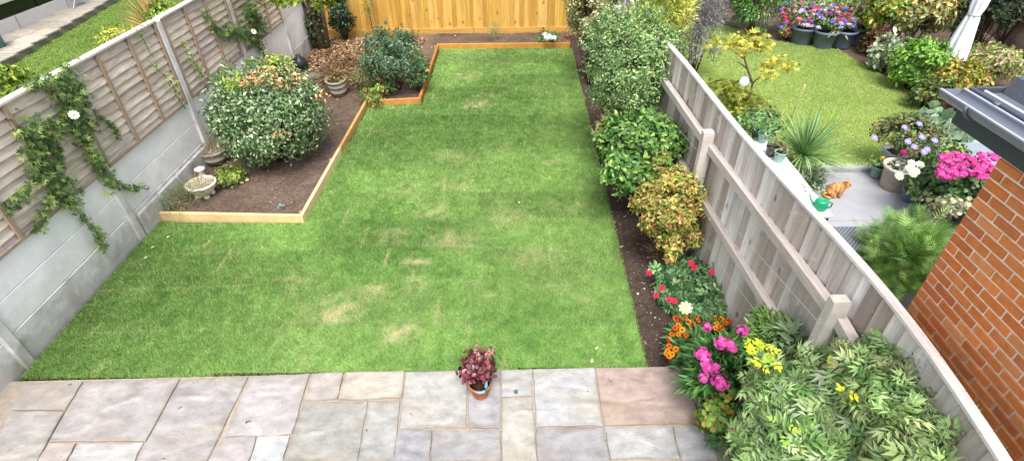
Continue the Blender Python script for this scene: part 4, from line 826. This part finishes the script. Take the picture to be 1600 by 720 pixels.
for a, b, s in ((1151, 667, .06), (1154, 680, .055), (1164, 689, .06), (1168, 625, .045), (1137, 702, .03)): cluster_head(r_, hit(a, b, c, rr, aa, 1.12), (-.1, -.5, 1), s, ['#e05cb0', '#ea6cb8', '#d24aa0'], 26)
shrub('low_plant', 'low yellow green leafy mat along the patio edge under the phlox', 'plant', (1096, 618, 1142, 690), -.01, 1300, .05, 'round', ['#7f9c44', '#93ad50', '#64843a', '#a8944c'], clumps=34, sig=.2, nst=3, sr=.003)
shrub('wispy_plant', 'light green wispy climber at the fence foot beside the near post', 'plant', (1168, 486, 1290, 575), .6, 3600, .065, 'lance', ['#7ea052', '#93b05c', '#6a9048', '#5c8440'], clumps=70, sig=.15, up=-.4, nst=14, sr=.004)
# tree peony like mass
rp, c, rr, aa = shrub('peony_bush', 'large grey green divided leaf bush filling the lower right corner', 'shrub', (1165, 545, 1488, 815), .55, 6000, .155, 'pinn', ['#8aab6c', '#a0bc7c', '#739458', '#95b272', '#b4c88c', '#648848', '#aab896'], clumps=150, sig=.1, up=-.35, nst=40, sr=.012, out=.9, droop=.15, lump=.12, shoots=False)
mb = MB()
for q, n, kd in (((1185, 552), 12, 'rose'), ((1192, 566), 8, 'rose'), ((1178, 542), 6, 'rose'), ((1345, 530), 16, 'oval'), ((1362, 548), 10, 'oval'), ((1322, 552), 8, 'oval'), ((1322, 625), 5, 'rose'), ((1330, 640), 3, 'rose'), ((1225, 668), 4, 'rose'), ((1395, 600), 4, 'rose')):
    pc = hit(*q, c, rr, aa, 1.06); d = rng.normal(size=(n, 3))+np.array([0, -.3, .3]); scatter(mb, np.tile(pc, (n, 1))+rng.normal(size=(n, 3))*.035, d, rng.normal(size=(n, 3))*.2+np.array([0, -.3, 1.]), rng.uniform(.05, .1, n), kd, pick(['#d6e03a', '#dce44c', '#b0c850', '#9cbc54'], n, .08))
tag(mb.build('yellow_leaves', M_leaf, rp), 'scattered bright yellow leaves')
mb = MB(); crown(mb, P(1235, 560, .85), .2, .1, 60, .24, 'pinn', ['#7c9868', '#93ab7e'], clumps=14, sig=.3); 
for q_ in ((1370, 575, 1.45, .15), (1412, 608, 1.52, .15), (1440, 655, 1.52, .14), (1395, 650, 1.45, .2), (1425, 705, 1.5, .15), (1210, 590, .8, .2)): crown(mb, P(*q_[:3]), q_[3], .13, 190, .14, 'pinn', ['#8aab6c', '#a0bc7c', '#739458', '#95b272', '#b4c88c', '#8a9268'], clumps=16, sig=.3)
mb.build('upper_foliage', M_leaf, rp)
shrub('broadleaf_clump', 'bright green broad leaves under the grey green bush at the bottom right', 'plant', (1430, 660, 1500, 720), .5, 60, .17, 'oval', ['#6f9a44', '#5c8a3a', '#8ab054'], clumps=10, sig=.4, nst=6, sr=.006)
tube([P(1148, 500, .2), P(1176, 470, .5), P(1180, 445, .75), P(1184, 425, .9)], [.008, .006, .005, .003], lin('#6a4a3a')).build('bare_twig', M_stem, rp)

# potted heuchera on the patio
b = P(751, 615, .03); hp = thing('potted_plant', 'terracotta pot of dark red foliage standing on the patio by the lawn', 'potted plant', b)
lathe([(.065, 0), (.07, .02), (.09, .13), (.1, .132), (.103, .17), (.094, .172), (.088, .145), (0, .145)], b, lin('#b4683e'), n=32).build('pot', M_terra, hp); lathe([(.088, .15), (0, .155)], b, lin('#3c2e26')).build('soil', M_soil, hp)
mb = MB(); hc = P(744, 573, .33); tips = crown(mb, hc, .14, .1, 330, .045, 'round', ['#5a2630', '#7a3440', '#3f1c26', '#8a4650', '#6e4040'], clumps=30, sig=.22, up=-.3, zmin=.19); mb.build('foliage', M_gloss, hp)
stems(b+np.array([0, 0, .13]), tips, .003, lin('#6a3038'), 16).build('stem', M_stem, hp)
for q, z in (((746, 537), .42), ((768, 543), .42)):
    e = P(q[0], q[1], .52); s0 = b+np.array([0, 0, .25]); mb = MB(); tube([s0, (s0+e)/2+np.array([0, 0, .03]), e], .003, lin('#8a5a50'), mb, 5)
    t = rng.random(90); pp = s0+(e-s0)*(.5+.5*t)[:, None]+rng.normal(size=(90, 3))*.012; scatter(mb, pp, rng.normal(size=(90, 3)), rng.normal(size=(90, 3)), .02, 'petal', pick(['#c08a88', '#a86a70', '#d8b0a8'], 90, .15)); mb.build('flower_spike', M_petal, hp)
lb = MB(); bl_ = lin('#4fb0cc'); q = b+np.array([.02, -.1, .165])
tube([q+np.array([-.055, .01, -.005]), q+np.array([-.02, -.0, -.012]), q+np.array([.03, 0, -.0]), q+np.array([.04, .02, .05]), q+np.array([.045, .035, .1])], [.008, .012, .014, .014, .01], bl_, lb, 7); lb.build('plastic_label', M_plas, hp)

# ================================================================== right neighbour's garden
def pot(name, label, base, r, h, col, cat='pot', m=None, rim=None, group=None, sq=None):
    root = thing(name, label, cat, base, group)
    lathe([(r*.7, 0), (r*.74, .02), (r*.93, h*.86), (r, h*.87), (r*1.03, h*.9), (r*1.03, h), (r*.93, h), (r*.88, h*.82), (0, h*.82)], base, lin(col), sq=sq).build('pot', m or M_plas, root)
    if rim: lathe([(r*1.02, h*.9), (r*1.07, h*.92), (r*1.07, h+.006), (r*.95, h+.006), (r*.9, h*.9)], base, lin(rim)).build('rim', m or M_plas, root)
    lathe([(r*.9, h*.84), (0, h*.87)], base, lin('#4a3c30')).build('soil', M_soil, root)
    return root
def fill(root, cen, r, a, n, size, kind, cols, zmin=.01, m=None, fl=(), **kw):
    mb = MB(); t = crown(mb, cen, r, a, n, size, kind, cols, clumps=kw.pop('clumps', 30), sig=kw.pop('sig', .2), zmin=zmin, **kw); mb.build('foliage', m or M_leaf, root); return t
# far side planting
shrub('smoke_bush', 'purple grey smoke bush behind the far end of the silvery fence', 'shrub', (1058, -30, 1134, 104), .2, 9000, .055, 'lance', ['#958e98', '#7c7680', '#aaa4ae', '#68626c', '#85857e', '#8f9478'], clumps=80, sig=.16, up=-.7)
shrub('grey_shrub', 'pale grey leaved shrub beyond the purple grey bush at the top', 'shrub', (1100, -30, 1148, 24), .1, 900, .08, 'lance', ['#a5a0ac', '#8a8a90', '#c0bcc8'], clumps=26, sig=.2)
shrub('laurel_bush', 'dark green laurel bush on the far side of the neighbouring lawn', 'shrub', (1142, -60, 1232, 50), .05, 6000, .1, 'lance', ['#3f6a30', '#5c8a3c', '#2f5028', '#76a04a'], M_gloss, clumps=80, sig=.16, up=-.8, droop=.4)
FP = [('blue grey pot of pale blue flowers, leftmost of the row beyond the lawn', (1250, 68), ['#6a82c0', '#8a98d0', '#5a6ea8']), ('blue grey pot of purple flowers, second from left in the row beyond the lawn', (1284, 74), ['#8a5cc0', '#d070b0', '#a888d8']),
      ('blue grey pot of pink geraniums, third of the row beyond the lawn', (1313, 73), ['#d8588c', '#8a5cc0', '#c04070']), ('blue grey pot with dark purple foliage, rightmost of the row beyond the lawn', (1334, 68), ['#5a4a78', '#5c6ab8', '#d8588c'])]
for lb, q, fc in FP:
    b = P(*q, 0); rt = pot('flower_pot', lb, b, .25, .36, '#66728a', 'flower pot', group='row of flower pots across the lawn'); cn = b+np.array([0, .05, .52]); fill(rt, cn, .25, .15, 420, .07, 'oval', ['#5c7c42', '#7a9450', '#48683a'], up=-.2)
    for k in range(16):
        d = sphere_dirs(1, 0)[0]; cluster_head(rt, cn+d*np.array([.27, .27, .22]), d, .045, [random.choice(fc)], 12)
r_, c, rr, aa = shrub('flower_bed_plants', 'tall mixed plants with red and white flowers behind the row of blue grey pots', 'flowers', (1216, -14, 1345, 48), .1, 3600, .08, 'oval', ['#6f8a50', '#8a9a6a', '#557040', '#9a8a80', '#a8b070'], clumps=70, sig=.15)
fcols = ['#c86898', '#f0a8b8', '#d8d4e0', '#d84868', '#a8b0d8', '#9068c0', '#6a78c8', '#b088c8']
for k in range(70):
    q = (random.uniform(1218, 1335), random.uniform(4, 44)); cluster_head(r_, P(*q, c[2]+aa*.75), (0, -.5, 1), .05, [random.choice(fcols)], 11)
shrub('mixed_plant', 'yellow and pink leafy plant at the left end of the pot row', 'plant', (1218, 38, 1246, 62), .0, 500, .07, 'oval', ['#b8b858', '#d07888', '#8a9c4c'], clumps=16, sig=.25)
b = P(1322, 32, .5); spiky('palm_plant', 'arching feathery palm behind the pot row', (b[0], b[1], .3), 44, .8, ['#a9b070', '#8c9a55', '#c3c48c'], 1.3, 1.0)
R_ = [((1352, -40, 1432, 60), 'yellow green leafy shrub, left part of the far border', ['#a5b04a', '#8aa03e', '#6a8436', '#c0bd62'], 'oval', .1, .2), ((1352, 45, 1400, 85), 'red brown leaved shrub at the edge of the far border', ['#7a4a3c', '#945a44', '#5a4434', '#6a6a40'], 'oval', .08, .02),
      ((1400, -40, 1490, 68), 'speckled green and cream shrub in the middle of the far border', ['#8a9a5c', '#a8a878', '#6a7c48', '#b8b070', '#c9a868'], 'oval', .11, .2), ((1365, 62, 1412, 110), 'silvery grey leaved plant hugging the lawn edge', ['#aab49a', '#8c9a7c', '#c0c8b0', '#7a8a60'], 'oval', .12, .0),
      ((1398, 66, 1478, 142), 'fresh mid green leafy bush beside the lawn edge', ['#6a9c3c', '#84b04c', '#527f30', '#9abf58'], 'oval', .09, .0), ((1456, 98, 1528, 160), 'yellow green bush below the closed parasol', ['#b5b04a', '#94a040', '#c9b85a', '#7a8a38', '#a06a50'], 'oval', .08, .0),
      ((1480, -20, 1545, 62), 'dark grey green shrub behind the closed parasol', ['#5c6c50', '#48583e', '#75826a'], 'oval', .09, .3), ((1505, 76, 1608, 128), 'light green and pink tinted shrub above the grey gutter', ['#93a45a', '#a8b078', '#7a9048', '#b8988a'], 'oval', .08, .2),
      ((1530, -40, 1590, 48), 'dark ivy hanging over the far wooden fence', ['#46583f', '#5c6a52', '#353f30'], 'oval', .1, .6), ((1425, 122, 1482, 172), 'low dark plants along the shaded lawn edge', ['#5c7a3a', '#46602f', '#6c5c48', '#8aa048'], 'oval', .07, -.02),
      ((1480, 150, 1520, 190), 'dark red leaved shrub beneath the gutter end', ['#8a4c48', '#a05c54', '#6c3c3a'], 'lance', .07, .1), ((1560, -10, 1620, 40), 'grey green leafy plant at the top right corner', ['#7a8a6c', '#93a080', '#5f7050'], 'oval', .09, .5)]
for bb, lb, cl, kd, sz, zb in R_: shrub('border_shrub', lb, 'shrub', bb, zb, 4200 if (bb[2]-bb[0])*(bb[3]-bb[1]) > 3000 else 2200, sz, kd, cl, clumps=60 if bb[2]-bb[0] > 60 else 34, sig=.17, up=-.6, group='shrubs in the far border')
# far fence of right neighbour
ff = thing('far_fence', 'brown panel fence with a pale concrete post at the top right', 'fence', (10.4, 12, 0))
fx0, fy0, fx1, fy1 = 10.9, 14.4, 9.9, 9.4
for k in range(3):
    a = np.array([fx0+(fx1-fx0)*k/2.6, fy0+(fy1-fy0)*k/2.6]); b2 = np.array([fx0+(fx1-fx0)*(k+1)/2.6, fy0+(fy1-fy0)*(k+1)/2.6]); mb = MB()
    for j in range(10): beam((*a, .18+j*.16), (*b2, .18+j*.16), .02+.01*(j % 2), .17, c=lin(random.choice(['#a08c7c', '#93806f', '#ab9886'])), mb=mb, ch=.003)
    mb.build('lap_panel', M_lap, ff); beam((*b2, 0), (b2[0], b2[1], 1.9), .12, .12, up=(0, 1, 0), c=lin('#cbc0b2'), ch=.01).build('post', M_conc, ff)
# closed parasol
b = P(1482, 104, .45); pb = np.array([b[0], b[1], 0]); pa = thing('closed_parasol', 'closed white parasol standing among the border shrubs', 'parasol', pb)
tube([pb, pb+np.array([0, 0, 2.95])], .02, lin('#8a8c90'), n=10).build('pole', M_metal, pa); lathe([(.25, 0), (.25, .05), (.05, .08), (.04, .2), (0, .2)], pb, lin('#6c6c70')).build('base', M_plas, pa)
mb = MB(); nn = 64; prof = [(.27, 1.0), (.245, 1.12), (.2, 1.4), (.135, 1.7), (.125, 1.74), (.15, 1.85), (.16, 2.1), (.13, 2.5), (.07, 2.85), (.01, 3.05)]; V = []
for r0, z in prof:
    for k in range(nn):
        a = 2*math.pi*k/nn; fo = 1+(.2 if z != 1.74 else .06)*math.cos(8*a+.4*z)+.06*math.cos(19*a+z*2); V.append((pb[0]+r0*.67*fo*math.cos(a), pb[1]+r0*.67*fo*math.sin(a), (z-1)*1.2+.45+(.05*math.cos(8*a) if z < 1.1 else 0)))
mb.add(V, [(i*nn+k, i*nn+(k+1) % nn, (i+1)*nn+(k+1) % nn, (i+1)*nn+k) for i in range(len(prof)-1) for k in range(nn)], lin('#e9e9f4'), True); mb.build('canopy', M_cloth, pa)
lathe([(.094, 1.32), (.1, 1.34), (.094, 1.36)], pb, lin('#c9c8dc')).build('strap', M_cloth, pa)
# acer with hanging disc
tb = P(1164, 180, 0); ac = thing('maple_sapling', 'thin young maple with orange yellow leaves in tiers over the lawn', 'tree', tb)
brn = lin('#9a8878')
tk = [tb, P(1160, 165, .25), P(1172, 150, .45), P(1176, 130, .7), P(1168, 108, 1.0), P(1163, 92, 1.2), P(1165, 78, 1.35)]
tube(tk, [.03, .026, .022, .018, .014, .011, .007], brn, n=7).build('trunk', M_stem, ac)
mb = MB(); br_ = [(tk[2], P(1150, 150, .6), P(1138, 138, .7)), (tk[4], P(1155, 98, 1.1), P(1147, 97, 1.15)), (tk[3], P(1190, 118, .9), P(1215, 108, 1.0)), (tk[5], P(1145, 80, 1.35), P(1130, 70, 1.4)), (tk[6], P(1172, 70, 1.45), P(1185, 66, 1.5)), (tk[1], P(1175, 172, .4), P(1184, 170, .5)), (tk[3], P(1165, 118, .85), P(1163, 112, .9))]
for q in br_: tube(list(q), [.012, .008, .004], brn, mb, 5)
mb.build('limb', M_stem, ac)
mb = MB(); AC = ['#ccc650', '#b4ba54', '#ccb450', '#a4b458', '#d8d068', '#90a850']
for q, r0, n in (((1130, 66, 1.4), .22, 260), ((1172, 66, 1.5), .26, 380), ((1160, 76, 1.35), .15, 120), ((1187, 72, 1.4), .15, 150), ((1218, 100, 1.05), .22, 260), ((1200, 112, 1.0), .2, 160), ((1235, 104, 1.), .1, 60), ((1130, 135, .7), .22, 260), ((1150, 142, .6), .22, 240), ((1165, 160, .4), .3, 360), ((1180, 158, .35), .2, 160), ((1140, 158, .4), .2, 200)):
    pc = P(*q); crown(mb, pc, r0, r0*.3, int(n*.5), .075, 'palm', AC if q[1] < 125 else ['#a8ac44', '#8a9a3c', '#c0b84c', '#78883a'], clumps=14, sig=.28, up=-.5, droop=.5)
mb.build('foliage', M_leaf, ac)
ds = P(1163, 127, .85); dd = thing('hanging_disc', 'pale blue round disc hanging from the maple branch', 'ornament', ds)
tube([ds+np.array([0, 0, .06]), P(1165, 112, .9)+np.array([0, 0, .05])], .003, lin('#c8d0c8'), n=4).build('cord', M_metal, dd); V = []
lathe([(.0, -.008), (.07, -.008), (.076, 0), (.07, .008), (0, .008)], ds, lin('#cfdfee'), tilt=(1.1, 'X')).build('disc', M_plas, dd)
# canes
for (a, b2, lb) in (((1228, 202, 0), (1258, 132, .95), 'long bamboo cane leaning upright at the edge of the neighbouring lawn'), ((1214, 202, .1), (1225, 172, .5), 'short bamboo cane beside the long one')):
    p0, p1 = P(*a), P(*b2); o = tube([p0, p1], .008, lin('#d8c498'), n=6).build('bamboo_cane', M_stem, origin=p0); tag(o, lb, 'cane', 'bamboo canes')
# bench along the fence
bz = .8; x0b, x1b = 2.55, 3.16; y0b, y1b = 4.4, 6.0
be = thing('potting_bench', 'white topped potting bench beyond the silvery fence', 'bench', ((x0b+x1b)/2, 5.2, 0))
box(x0b, x1b, y0b, y1b, bz-.03, bz, lin('#dfe3e8')).build('top', M_plas, be)
for xx in (x0b+.04, x1b-.04):
    for yy in (y0b+.04, y1b-.04): box(xx-.02, xx+.02, yy-.02, yy+.02, 0, bz-.03, lin('#4a4a54')).build('leg', M_plas, be)
box(x0b+.06, x1b-.06, y0b+.03, y0b+.05, bz-.14, bz-.032, lin('#50505c')).build('apron', M_plas, be); box(x1b-.035, x1b-.015, y0b+.07, y1b-.07, bz-.12, bz-.032, lin('#50505c')).build('apron', M_plas, be)
# watering can
b = P(1280, 326, bz); wc = thing('watering_can', 'green plastic watering can on the near end of the white bench', 'watering can', b); gc = lin('#1f9c6c')
lathe([(.062, 0), (.066, .01), (.064, .09), (.05, .11), (.03, .115), (.026, .105), (0, .105)], b, gc).build('body', M_plas, wc)
tube([b+np.array([.05, -.015, .02]), b+np.array([.09, -.025, .035]), b+np.array([.095, -.03, .08]), b+np.array([.04, -.01, .115])], .009, gc, n=8).build('handle', M_plas, wc)
tube([b+np.array([-.05, .02, .03]), b+np.array([-.08, .06, .07]), b+np.array([-.09, .1, .11])], [.013, .01, .008], gc, n=8).build('spout', M_plas, wc)
# debris and pots on bench
mb = MB(); pc = P(1268, 298, bz+.005); n = 40; pp = pc+rng.normal(size=(n, 3))*np.array([.07, .09, 0]); pp[:, 2] = bz+.008; d = rng.normal(size=(n, 3)); d[:, 2] = 0.1
scatter(mb, pp, d, np.tile([0, 0, 1.], (n, 1)), rng.uniform(.02, .04, n), 'oval', pick(['#c8c050', '#8a8a50', '#d8d8b0', '#6a6a48'], n)); tag(mb.build('fallen_leaves', M_leaf), 'scattering of yellow fallen leaves on the white bench top', 'leaves', kind='stuff')
for q, col, lb in (((1216, 252), '#8fb0a2', 'pale green pot on the white bench nearest the watering can'), ((1203, 243), '#3c4048', 'black pot on the white bench, second from the pale green pot'), ((1190, 222), '#7f9c94', 'grey green pot further along the bench with seedlings'), ((1180, 212), '#3c4652', 'dark blue pot at the far end of the bench')):
    b = P(*q, bz); rt = pot('plant_pot', lb, b, .07, .13, col, group='pots on the bench'); fill(rt, b+np.array([0, 0, .15]), .07, .06, 50, .05, 'oval', ['#6a8a50', '#8a6a4a'] if q[0] > 1195 else ['#5c8a48', '#7aa05c'], clumps=8, sig=.3, zmin=bz)
shrub('seedling_tray', 'mass of leafy seedlings beyond the bench pots', 'plants', (1150, 172, 1222, 218), .5, 1300, .07, 'oval', ['#5f8a4c', '#7aa062', '#93b078', '#4a7040'], clumps=40, sig=.18)
b = P(1248, 262, .05); spiky('sword_plant', 'green sword leaved clump between the bench and the lawn', (b[0], b[1], .25), 170, .78, ['#6c9458', '#8aaa70', '#9cba80', '#557c48'], .6, 1.05)
shrub('low_greenery', 'low dark foliage between the bench and the ginger cat', 'plant', (1240, 262, 1290, 300), .0, 500, .07, 'lance', ['#4c6c3c', '#5f7f4c', '#3c5434'], clumps=20, sig=.25)
# cat
def skinmesh(name, verts, edges, radii, mat_, root, lv=2):
    me = bpy.data.meshes.new(name); me.from_pydata(verts, edges, []); ob = bpy.data.objects.new(name, me); COL.objects.link(ob)
    sk = ob.modifiers.new('s', 'SKIN'); sk.use_smooth_shade = True
    for v, r in zip(me.skin_vertices[0].data, radii): v.radius = (r, r) if np.isscalar(r) else r
    me.skin_vertices[0].data[0].use_root = True
    sb = ob.modifiers.new('u', 'SUBSURF'); sb.levels = lv; sb.render_levels = lv
    dg = bpy.context.evaluated_depsgraph_get(); me2 = bpy.data.meshes.new_from_object(ob.evaluated_get(dg)); bpy.data.objects.remove(ob)
    me2.materials.clear(); me2.materials.append(mat_); o2 = bpy.data.objects.new(name, me2); COL.objects.link(o2); o2.parent = root; return o2
b = P(1303, 306, 0); ct = thing('cat', 'ginger tabby cat crouching on the grey paving with its head up', 'cat', b)
CV = [(-.075, 0, .1), (-.02, 0, .145), (.045, 0, .155), (.08, -.005, .2), (.1, -.02, .25), (.14, -.035, .24),
      (-.07, -.05, .08), (-.01, -.065, .04), (-.04, -.065, .012), (.01, -.07, .012), (-.07, .05, .08), (-.01, .065, .04), (-.04, .065, .012), (.01, .07, .012),
      (.06, -.035, .1), (.06, -.035, .03), (.09, -.04, .012), (.06, .035, .1), (.065, .035, .03), (.095, .035, .012), (-.13, .01, .05), (-.16, -.04, .025), (-.13, -.1, .02), (-.05, -.12, .02),
      (.09, -.06, .285), (.085, -.068, .325), (.1, .015, .285), (.095, .022, .325), (.158, -.04, .234)]
CE = [(0, 1), (1, 2), (2, 3), (3, 4), (4, 5), (0, 6), (6, 7), (7, 8), (7, 9), (0, 10), (10, 11), (11, 12), (11, 13), (2, 14), (14, 15), (15, 16), (2, 17), (17, 18), (18, 19), (0, 20), (20, 21), (21, 22), (22, 23), (4, 24), (24, 25), (4, 26), (26, 27), (5, 28)]
CR = [.088, .092, .075, .052, .054, .032, .06, .035, .02, .018, .06, .035, .02, .018, .035, .022, .02, .035, .022, .02, .03, .024, .022, .016, .024, .005, .024, .005, .018]
cs = math.cos(-.35); sn = math.sin(-.35); CV = [((x*cs-y*sn)*.86, (x*sn+y*cs)*.86, z*.86) for x, y, z in CV]; CR = [v*.86 for v in CR]
skinmesh('body', CV, CE, CR, M_cat, ct)
hd = lambda x, y, z: np.array([x*cs-y*sn, x*sn+y*cs, z])*.86+b
for yy in (-.055, -.01): lathe([(.0, 0), (.009, .002), (.006, .007), (0, .009)], hd(.138, yy, .262), lin('#2a2a18'), n=8).build('eye', M_glass, ct)
lathe([(.0, 0), (.007, .002), (0, .007)], hd(.172, -.042, .236), lin('#c07a70'), n=8).build('nose', M_glass, ct)
# rattan stool by the fence
q = P(1335, 372, .42); rs = thing('rattan_stool', 'grey woven rattan stool just behind the silvery fence', 'stool', (q[0], q[1], 0))
box(q[0]-.28, q[0]+.2, q[1]-.22, q[1]+.22, .36, .42, ch=.02).build('seat', M_rattan, rs); box(q[0]-.25, q[0]+.17, q[1]-.19, q[1]+.19, .03, .358, ch=.01).build('base', M_rattan, rs)
for sx in (-.26, .15):
    for sy in (-.2, .17): box(q[0]+sx, q[0]+sx+.03, q[1]+sy, q[1]+sy+.03, 0, .029, lin('#40444c')).build('foot', M_plas, rs)
# feathery bush
r_, c, rr, aa = shrub('feathery_bush', 'bright green feathery bush between the stool and the brick wall', 'shrub', (1350, 348, 1486, 480), .02, 2600, .17, 'feather', ['#6f9c48', '#9ac46c', '#42682e', '#b4d07c', '#7aa850'], clumps=70, sig=.12, up=-.4, lump=.25)
# pot cluster
b = P(1366, 276, 0); rt = pot('small_green_pot', 'small grey green pot with a yellow flower on the paving kerb', b, .085, .17, '#7f9a8e', 'flower pot'); fill(rt, b+np.array([0, 0, .22]), .1, .07, 90, .06, 'oval', ['#5c7c42', '#7a9450'], clumps=10); cluster_head(rt, b+np.array([-.02, -.02, .31]), (0, -.5, 1), .03, ['#e8c838'], 12)
b = P(1393, 292, 0); rt = pot('cream_pot', 'large stone coloured pot with a pale rim and small dark leaves', b, .2, .33, '#b3a99c', 'flower pot', M_terra, '#cfcac0'); fill(rt, b+np.array([0, 0, .33]), .13, .05, 60, .08, 'oval', ['#5c6c50', '#75826a'], clumps=10)
b = P(1391, 264, 0); rt = pot('square_pot', 'tall pale blue grey pot of lavender coloured flowers and glossy foliage', b, .17, .3, '#b5bac8', 'flower pot', sq=.7); cn = P(1415, 214, .52); fill(rt, cn, .4, .26, 2200, .06, 'oval', ['#5f7c48', '#7a8f5c', '#46603a', '#8a8a60', '#a08058'], clumps=60, sig=.15)
for q in ((1436, 194), (1428, 230), (1418, 222), (1448, 234), (1460, 220), (1443, 238), (1413, 200), (1366, 216), (1440, 215)): flower(rt, P(*q, .75), (0, -.6, 1), .045, lin('#a39ad8'), lin('#e8e6f4'), 8, 1)
flower(rt, P(1411, 239, .6), (0, -.6, 1), .045, lin('#c0287c'), None, 7, 2)
b = P(1452, 300, 0); rt = pot('tall_blue_pot', 'tall blue grey pot with cream and white flowers', b, .19, .46, '#8c9aa6', 'flower pot'); cn = b+np.array([-.05, 0, .55]); fill(rt, cn, .24, .16, 520, .07, 'oval', ['#6a8a42', '#8aa04c', '#4c6c38'], clumps=26)
for q in ((1424, 256), (1437, 258), (1430, 268), (1426, 272), (1456, 262), (1404, 276), (1420, 264)): flower(rt, P(*q, .62), (0, -.6, 1), .055, lin('#f0eede'), lin('#e0cc50'), 9, 2)
b = P(1416, 312, 0); rt = pot('small_blue_pot', 'small blue pot with leafy green plant beside the stone coloured pot', b, .09, .16, '#7388a6', 'flower pot'); fill(rt, b+np.array([.05, -.02, .27]), .2, .13, 420, .06, 'oval', ['#5c7c42', '#7a9450', '#466436'], clumps=20)
b = P(1433, 336, 0); rt = pot('black_pot', 'black pot holding a pale green leafy plant at the front of the pot group', b, .14, .24, '#33363c', 'flower pot'); fill(rt, b+np.array([0, 0, .34]), .2, .12, 420, .085, 'oval', ['#7f9c62', '#9ab47c', '#5f7c4c'], clumps=18)
b = P(1505, 318, 0); rt = pot('geranium_pot', 'grey pot overflowing with bright pink geraniums beside the brick wall', b, .22, .4, '#5c626c', 'flower pot'); cn = P(1505, 285, .55); fill(rt, cn, .42, .22, 1700, .075, 'round', ['#3f6234', '#547a40', '#2f4c2a'], clumps=50, sig=.17, up=-.3)
for k in range(46):
    q = (random.uniform(1462, 1562), 0); yy = 262+random.uniform(-22, 16)-(q[0]-1505)*.02; cluster_head(rt, P(q[0], yy, .85), (0, -.5, 1), .05, ['#e85cb4', '#f07cc4', '#d8489c'], 20)
b = P(1500, 355, 0); rt = pot('trailing_pot', 'dark pot with variegated trailing ivy in front of the pink geraniums', b, .15, .28, '#4a4648', 'flower pot'); fill(rt, P(1505, 318, .45), .32, .2, 1300, .05, 'round', ['#a5ac84', '#c3c4a0', '#7c8a5c', '#8a9070'], clumps=40, sig=.2, up=-.5, droop=.5)
b = P(1460, 352, 0); dv = thing('dry_plant', 'bundle of dry trailing stems spilling over the paving in front of the black pot', 'plant', b); mb = MB()
for k in range(60):
    s0 = P(1485+random.uniform(-12, 12), 318+random.uniform(-8, 8), .4); e = P(1435+random.uniform(-22, 18), 365+random.uniform(-15, 25), .02); tube([s0, (s0+e)/2+np.array([0, 0, random.uniform(.02, .14)]), e], .004, lin(random.choice(['#8f8270', '#a89a84', '#736656'])), mb, 4)
mb.build('stems', M_stem, dv)
mb = MB(); n = 180; pp = np.array([P(random.uniform(1420, 1480), random.uniform(340, 400), .12) for _ in range(n)]); scatter(mb, pp, rng.normal(size=(n, 3)), rng.normal(size=(n, 3))*.4+np.array([0, 0, 1.]), .045, 'oval', pick(['#c3c08a', '#d8d2a8', '#93a05c'], n)); mb.build('foliage', M_leaf, dv)
# rattan box, hosta, hoops
q = P(1512, 240, .5); rb = thing('rattan_table', 'grey rattan box table with a glass top behind the pink geraniums', 'table', (q[0], q[1], 0))
box(q[0]-.42, q[0]+.42, q[1]-.28, q[1]+.28, .02, .48, ch=.01).build('body', M_rattan, rb); box(q[0]-.44, q[0]+.44, q[1]-.3, q[1]+.3, .482, .5, lin('#8a949e')).build('top', M_glass, rb)
r_, c, rr, aa = shrub('cabbage_patch', 'grey green cabbage leaved plants under small white hoops', 'plants', (1440, 182, 1535, 224), .02, 600, .16, 'round', ['#7c9478', '#8fa68c', '#64805e'], clumps=26, sig=.22)
for q0, q1, q2 in (((1474, 222), (1486, 186), (1478, 190)), ((1490, 205), (1508, 198), (1512, 216))):
    a, m_, e = P(*q0, .2), P(*q1, .6), P(*q2, .35); tube([a, (a+m_)/2+np.array([0, 0, .05]), m_, e], .01, lin('#d0d8c4'), n=6).build('hoop', M_plas, r_)
b = P(1428, 158, .02); o = box(b[0]-.05, b[0]+.05, b[1]-.03, b[1]+.03, 0, .04, lin('#d8cdbf'), ch=.008); o = o.build('stone', M_stone, origin=b); tag(o, 'small pale stone lying alone on the neighbouring lawn near the border', 'stone')
# fallen leaves on own lawn
for a, b_ in ((930, 546), (924, 567), (261, 372), (236, 388), (225, 404), (812, 318)):
    p = P(a, b_, .03); mb = MB(); scatter(mb, p[None], np.array([[random.uniform(-1, 1), 1, .1]]), np.array([[0, 0, 1.]]), .05, 'oval', lin('#d8cfa4')[None]); tag(mb.build('fallen_leaf', M_leaf, origin=p), 'single pale dry leaf lying on the green turf', 'leaf', 'fallen leaves on the turf')
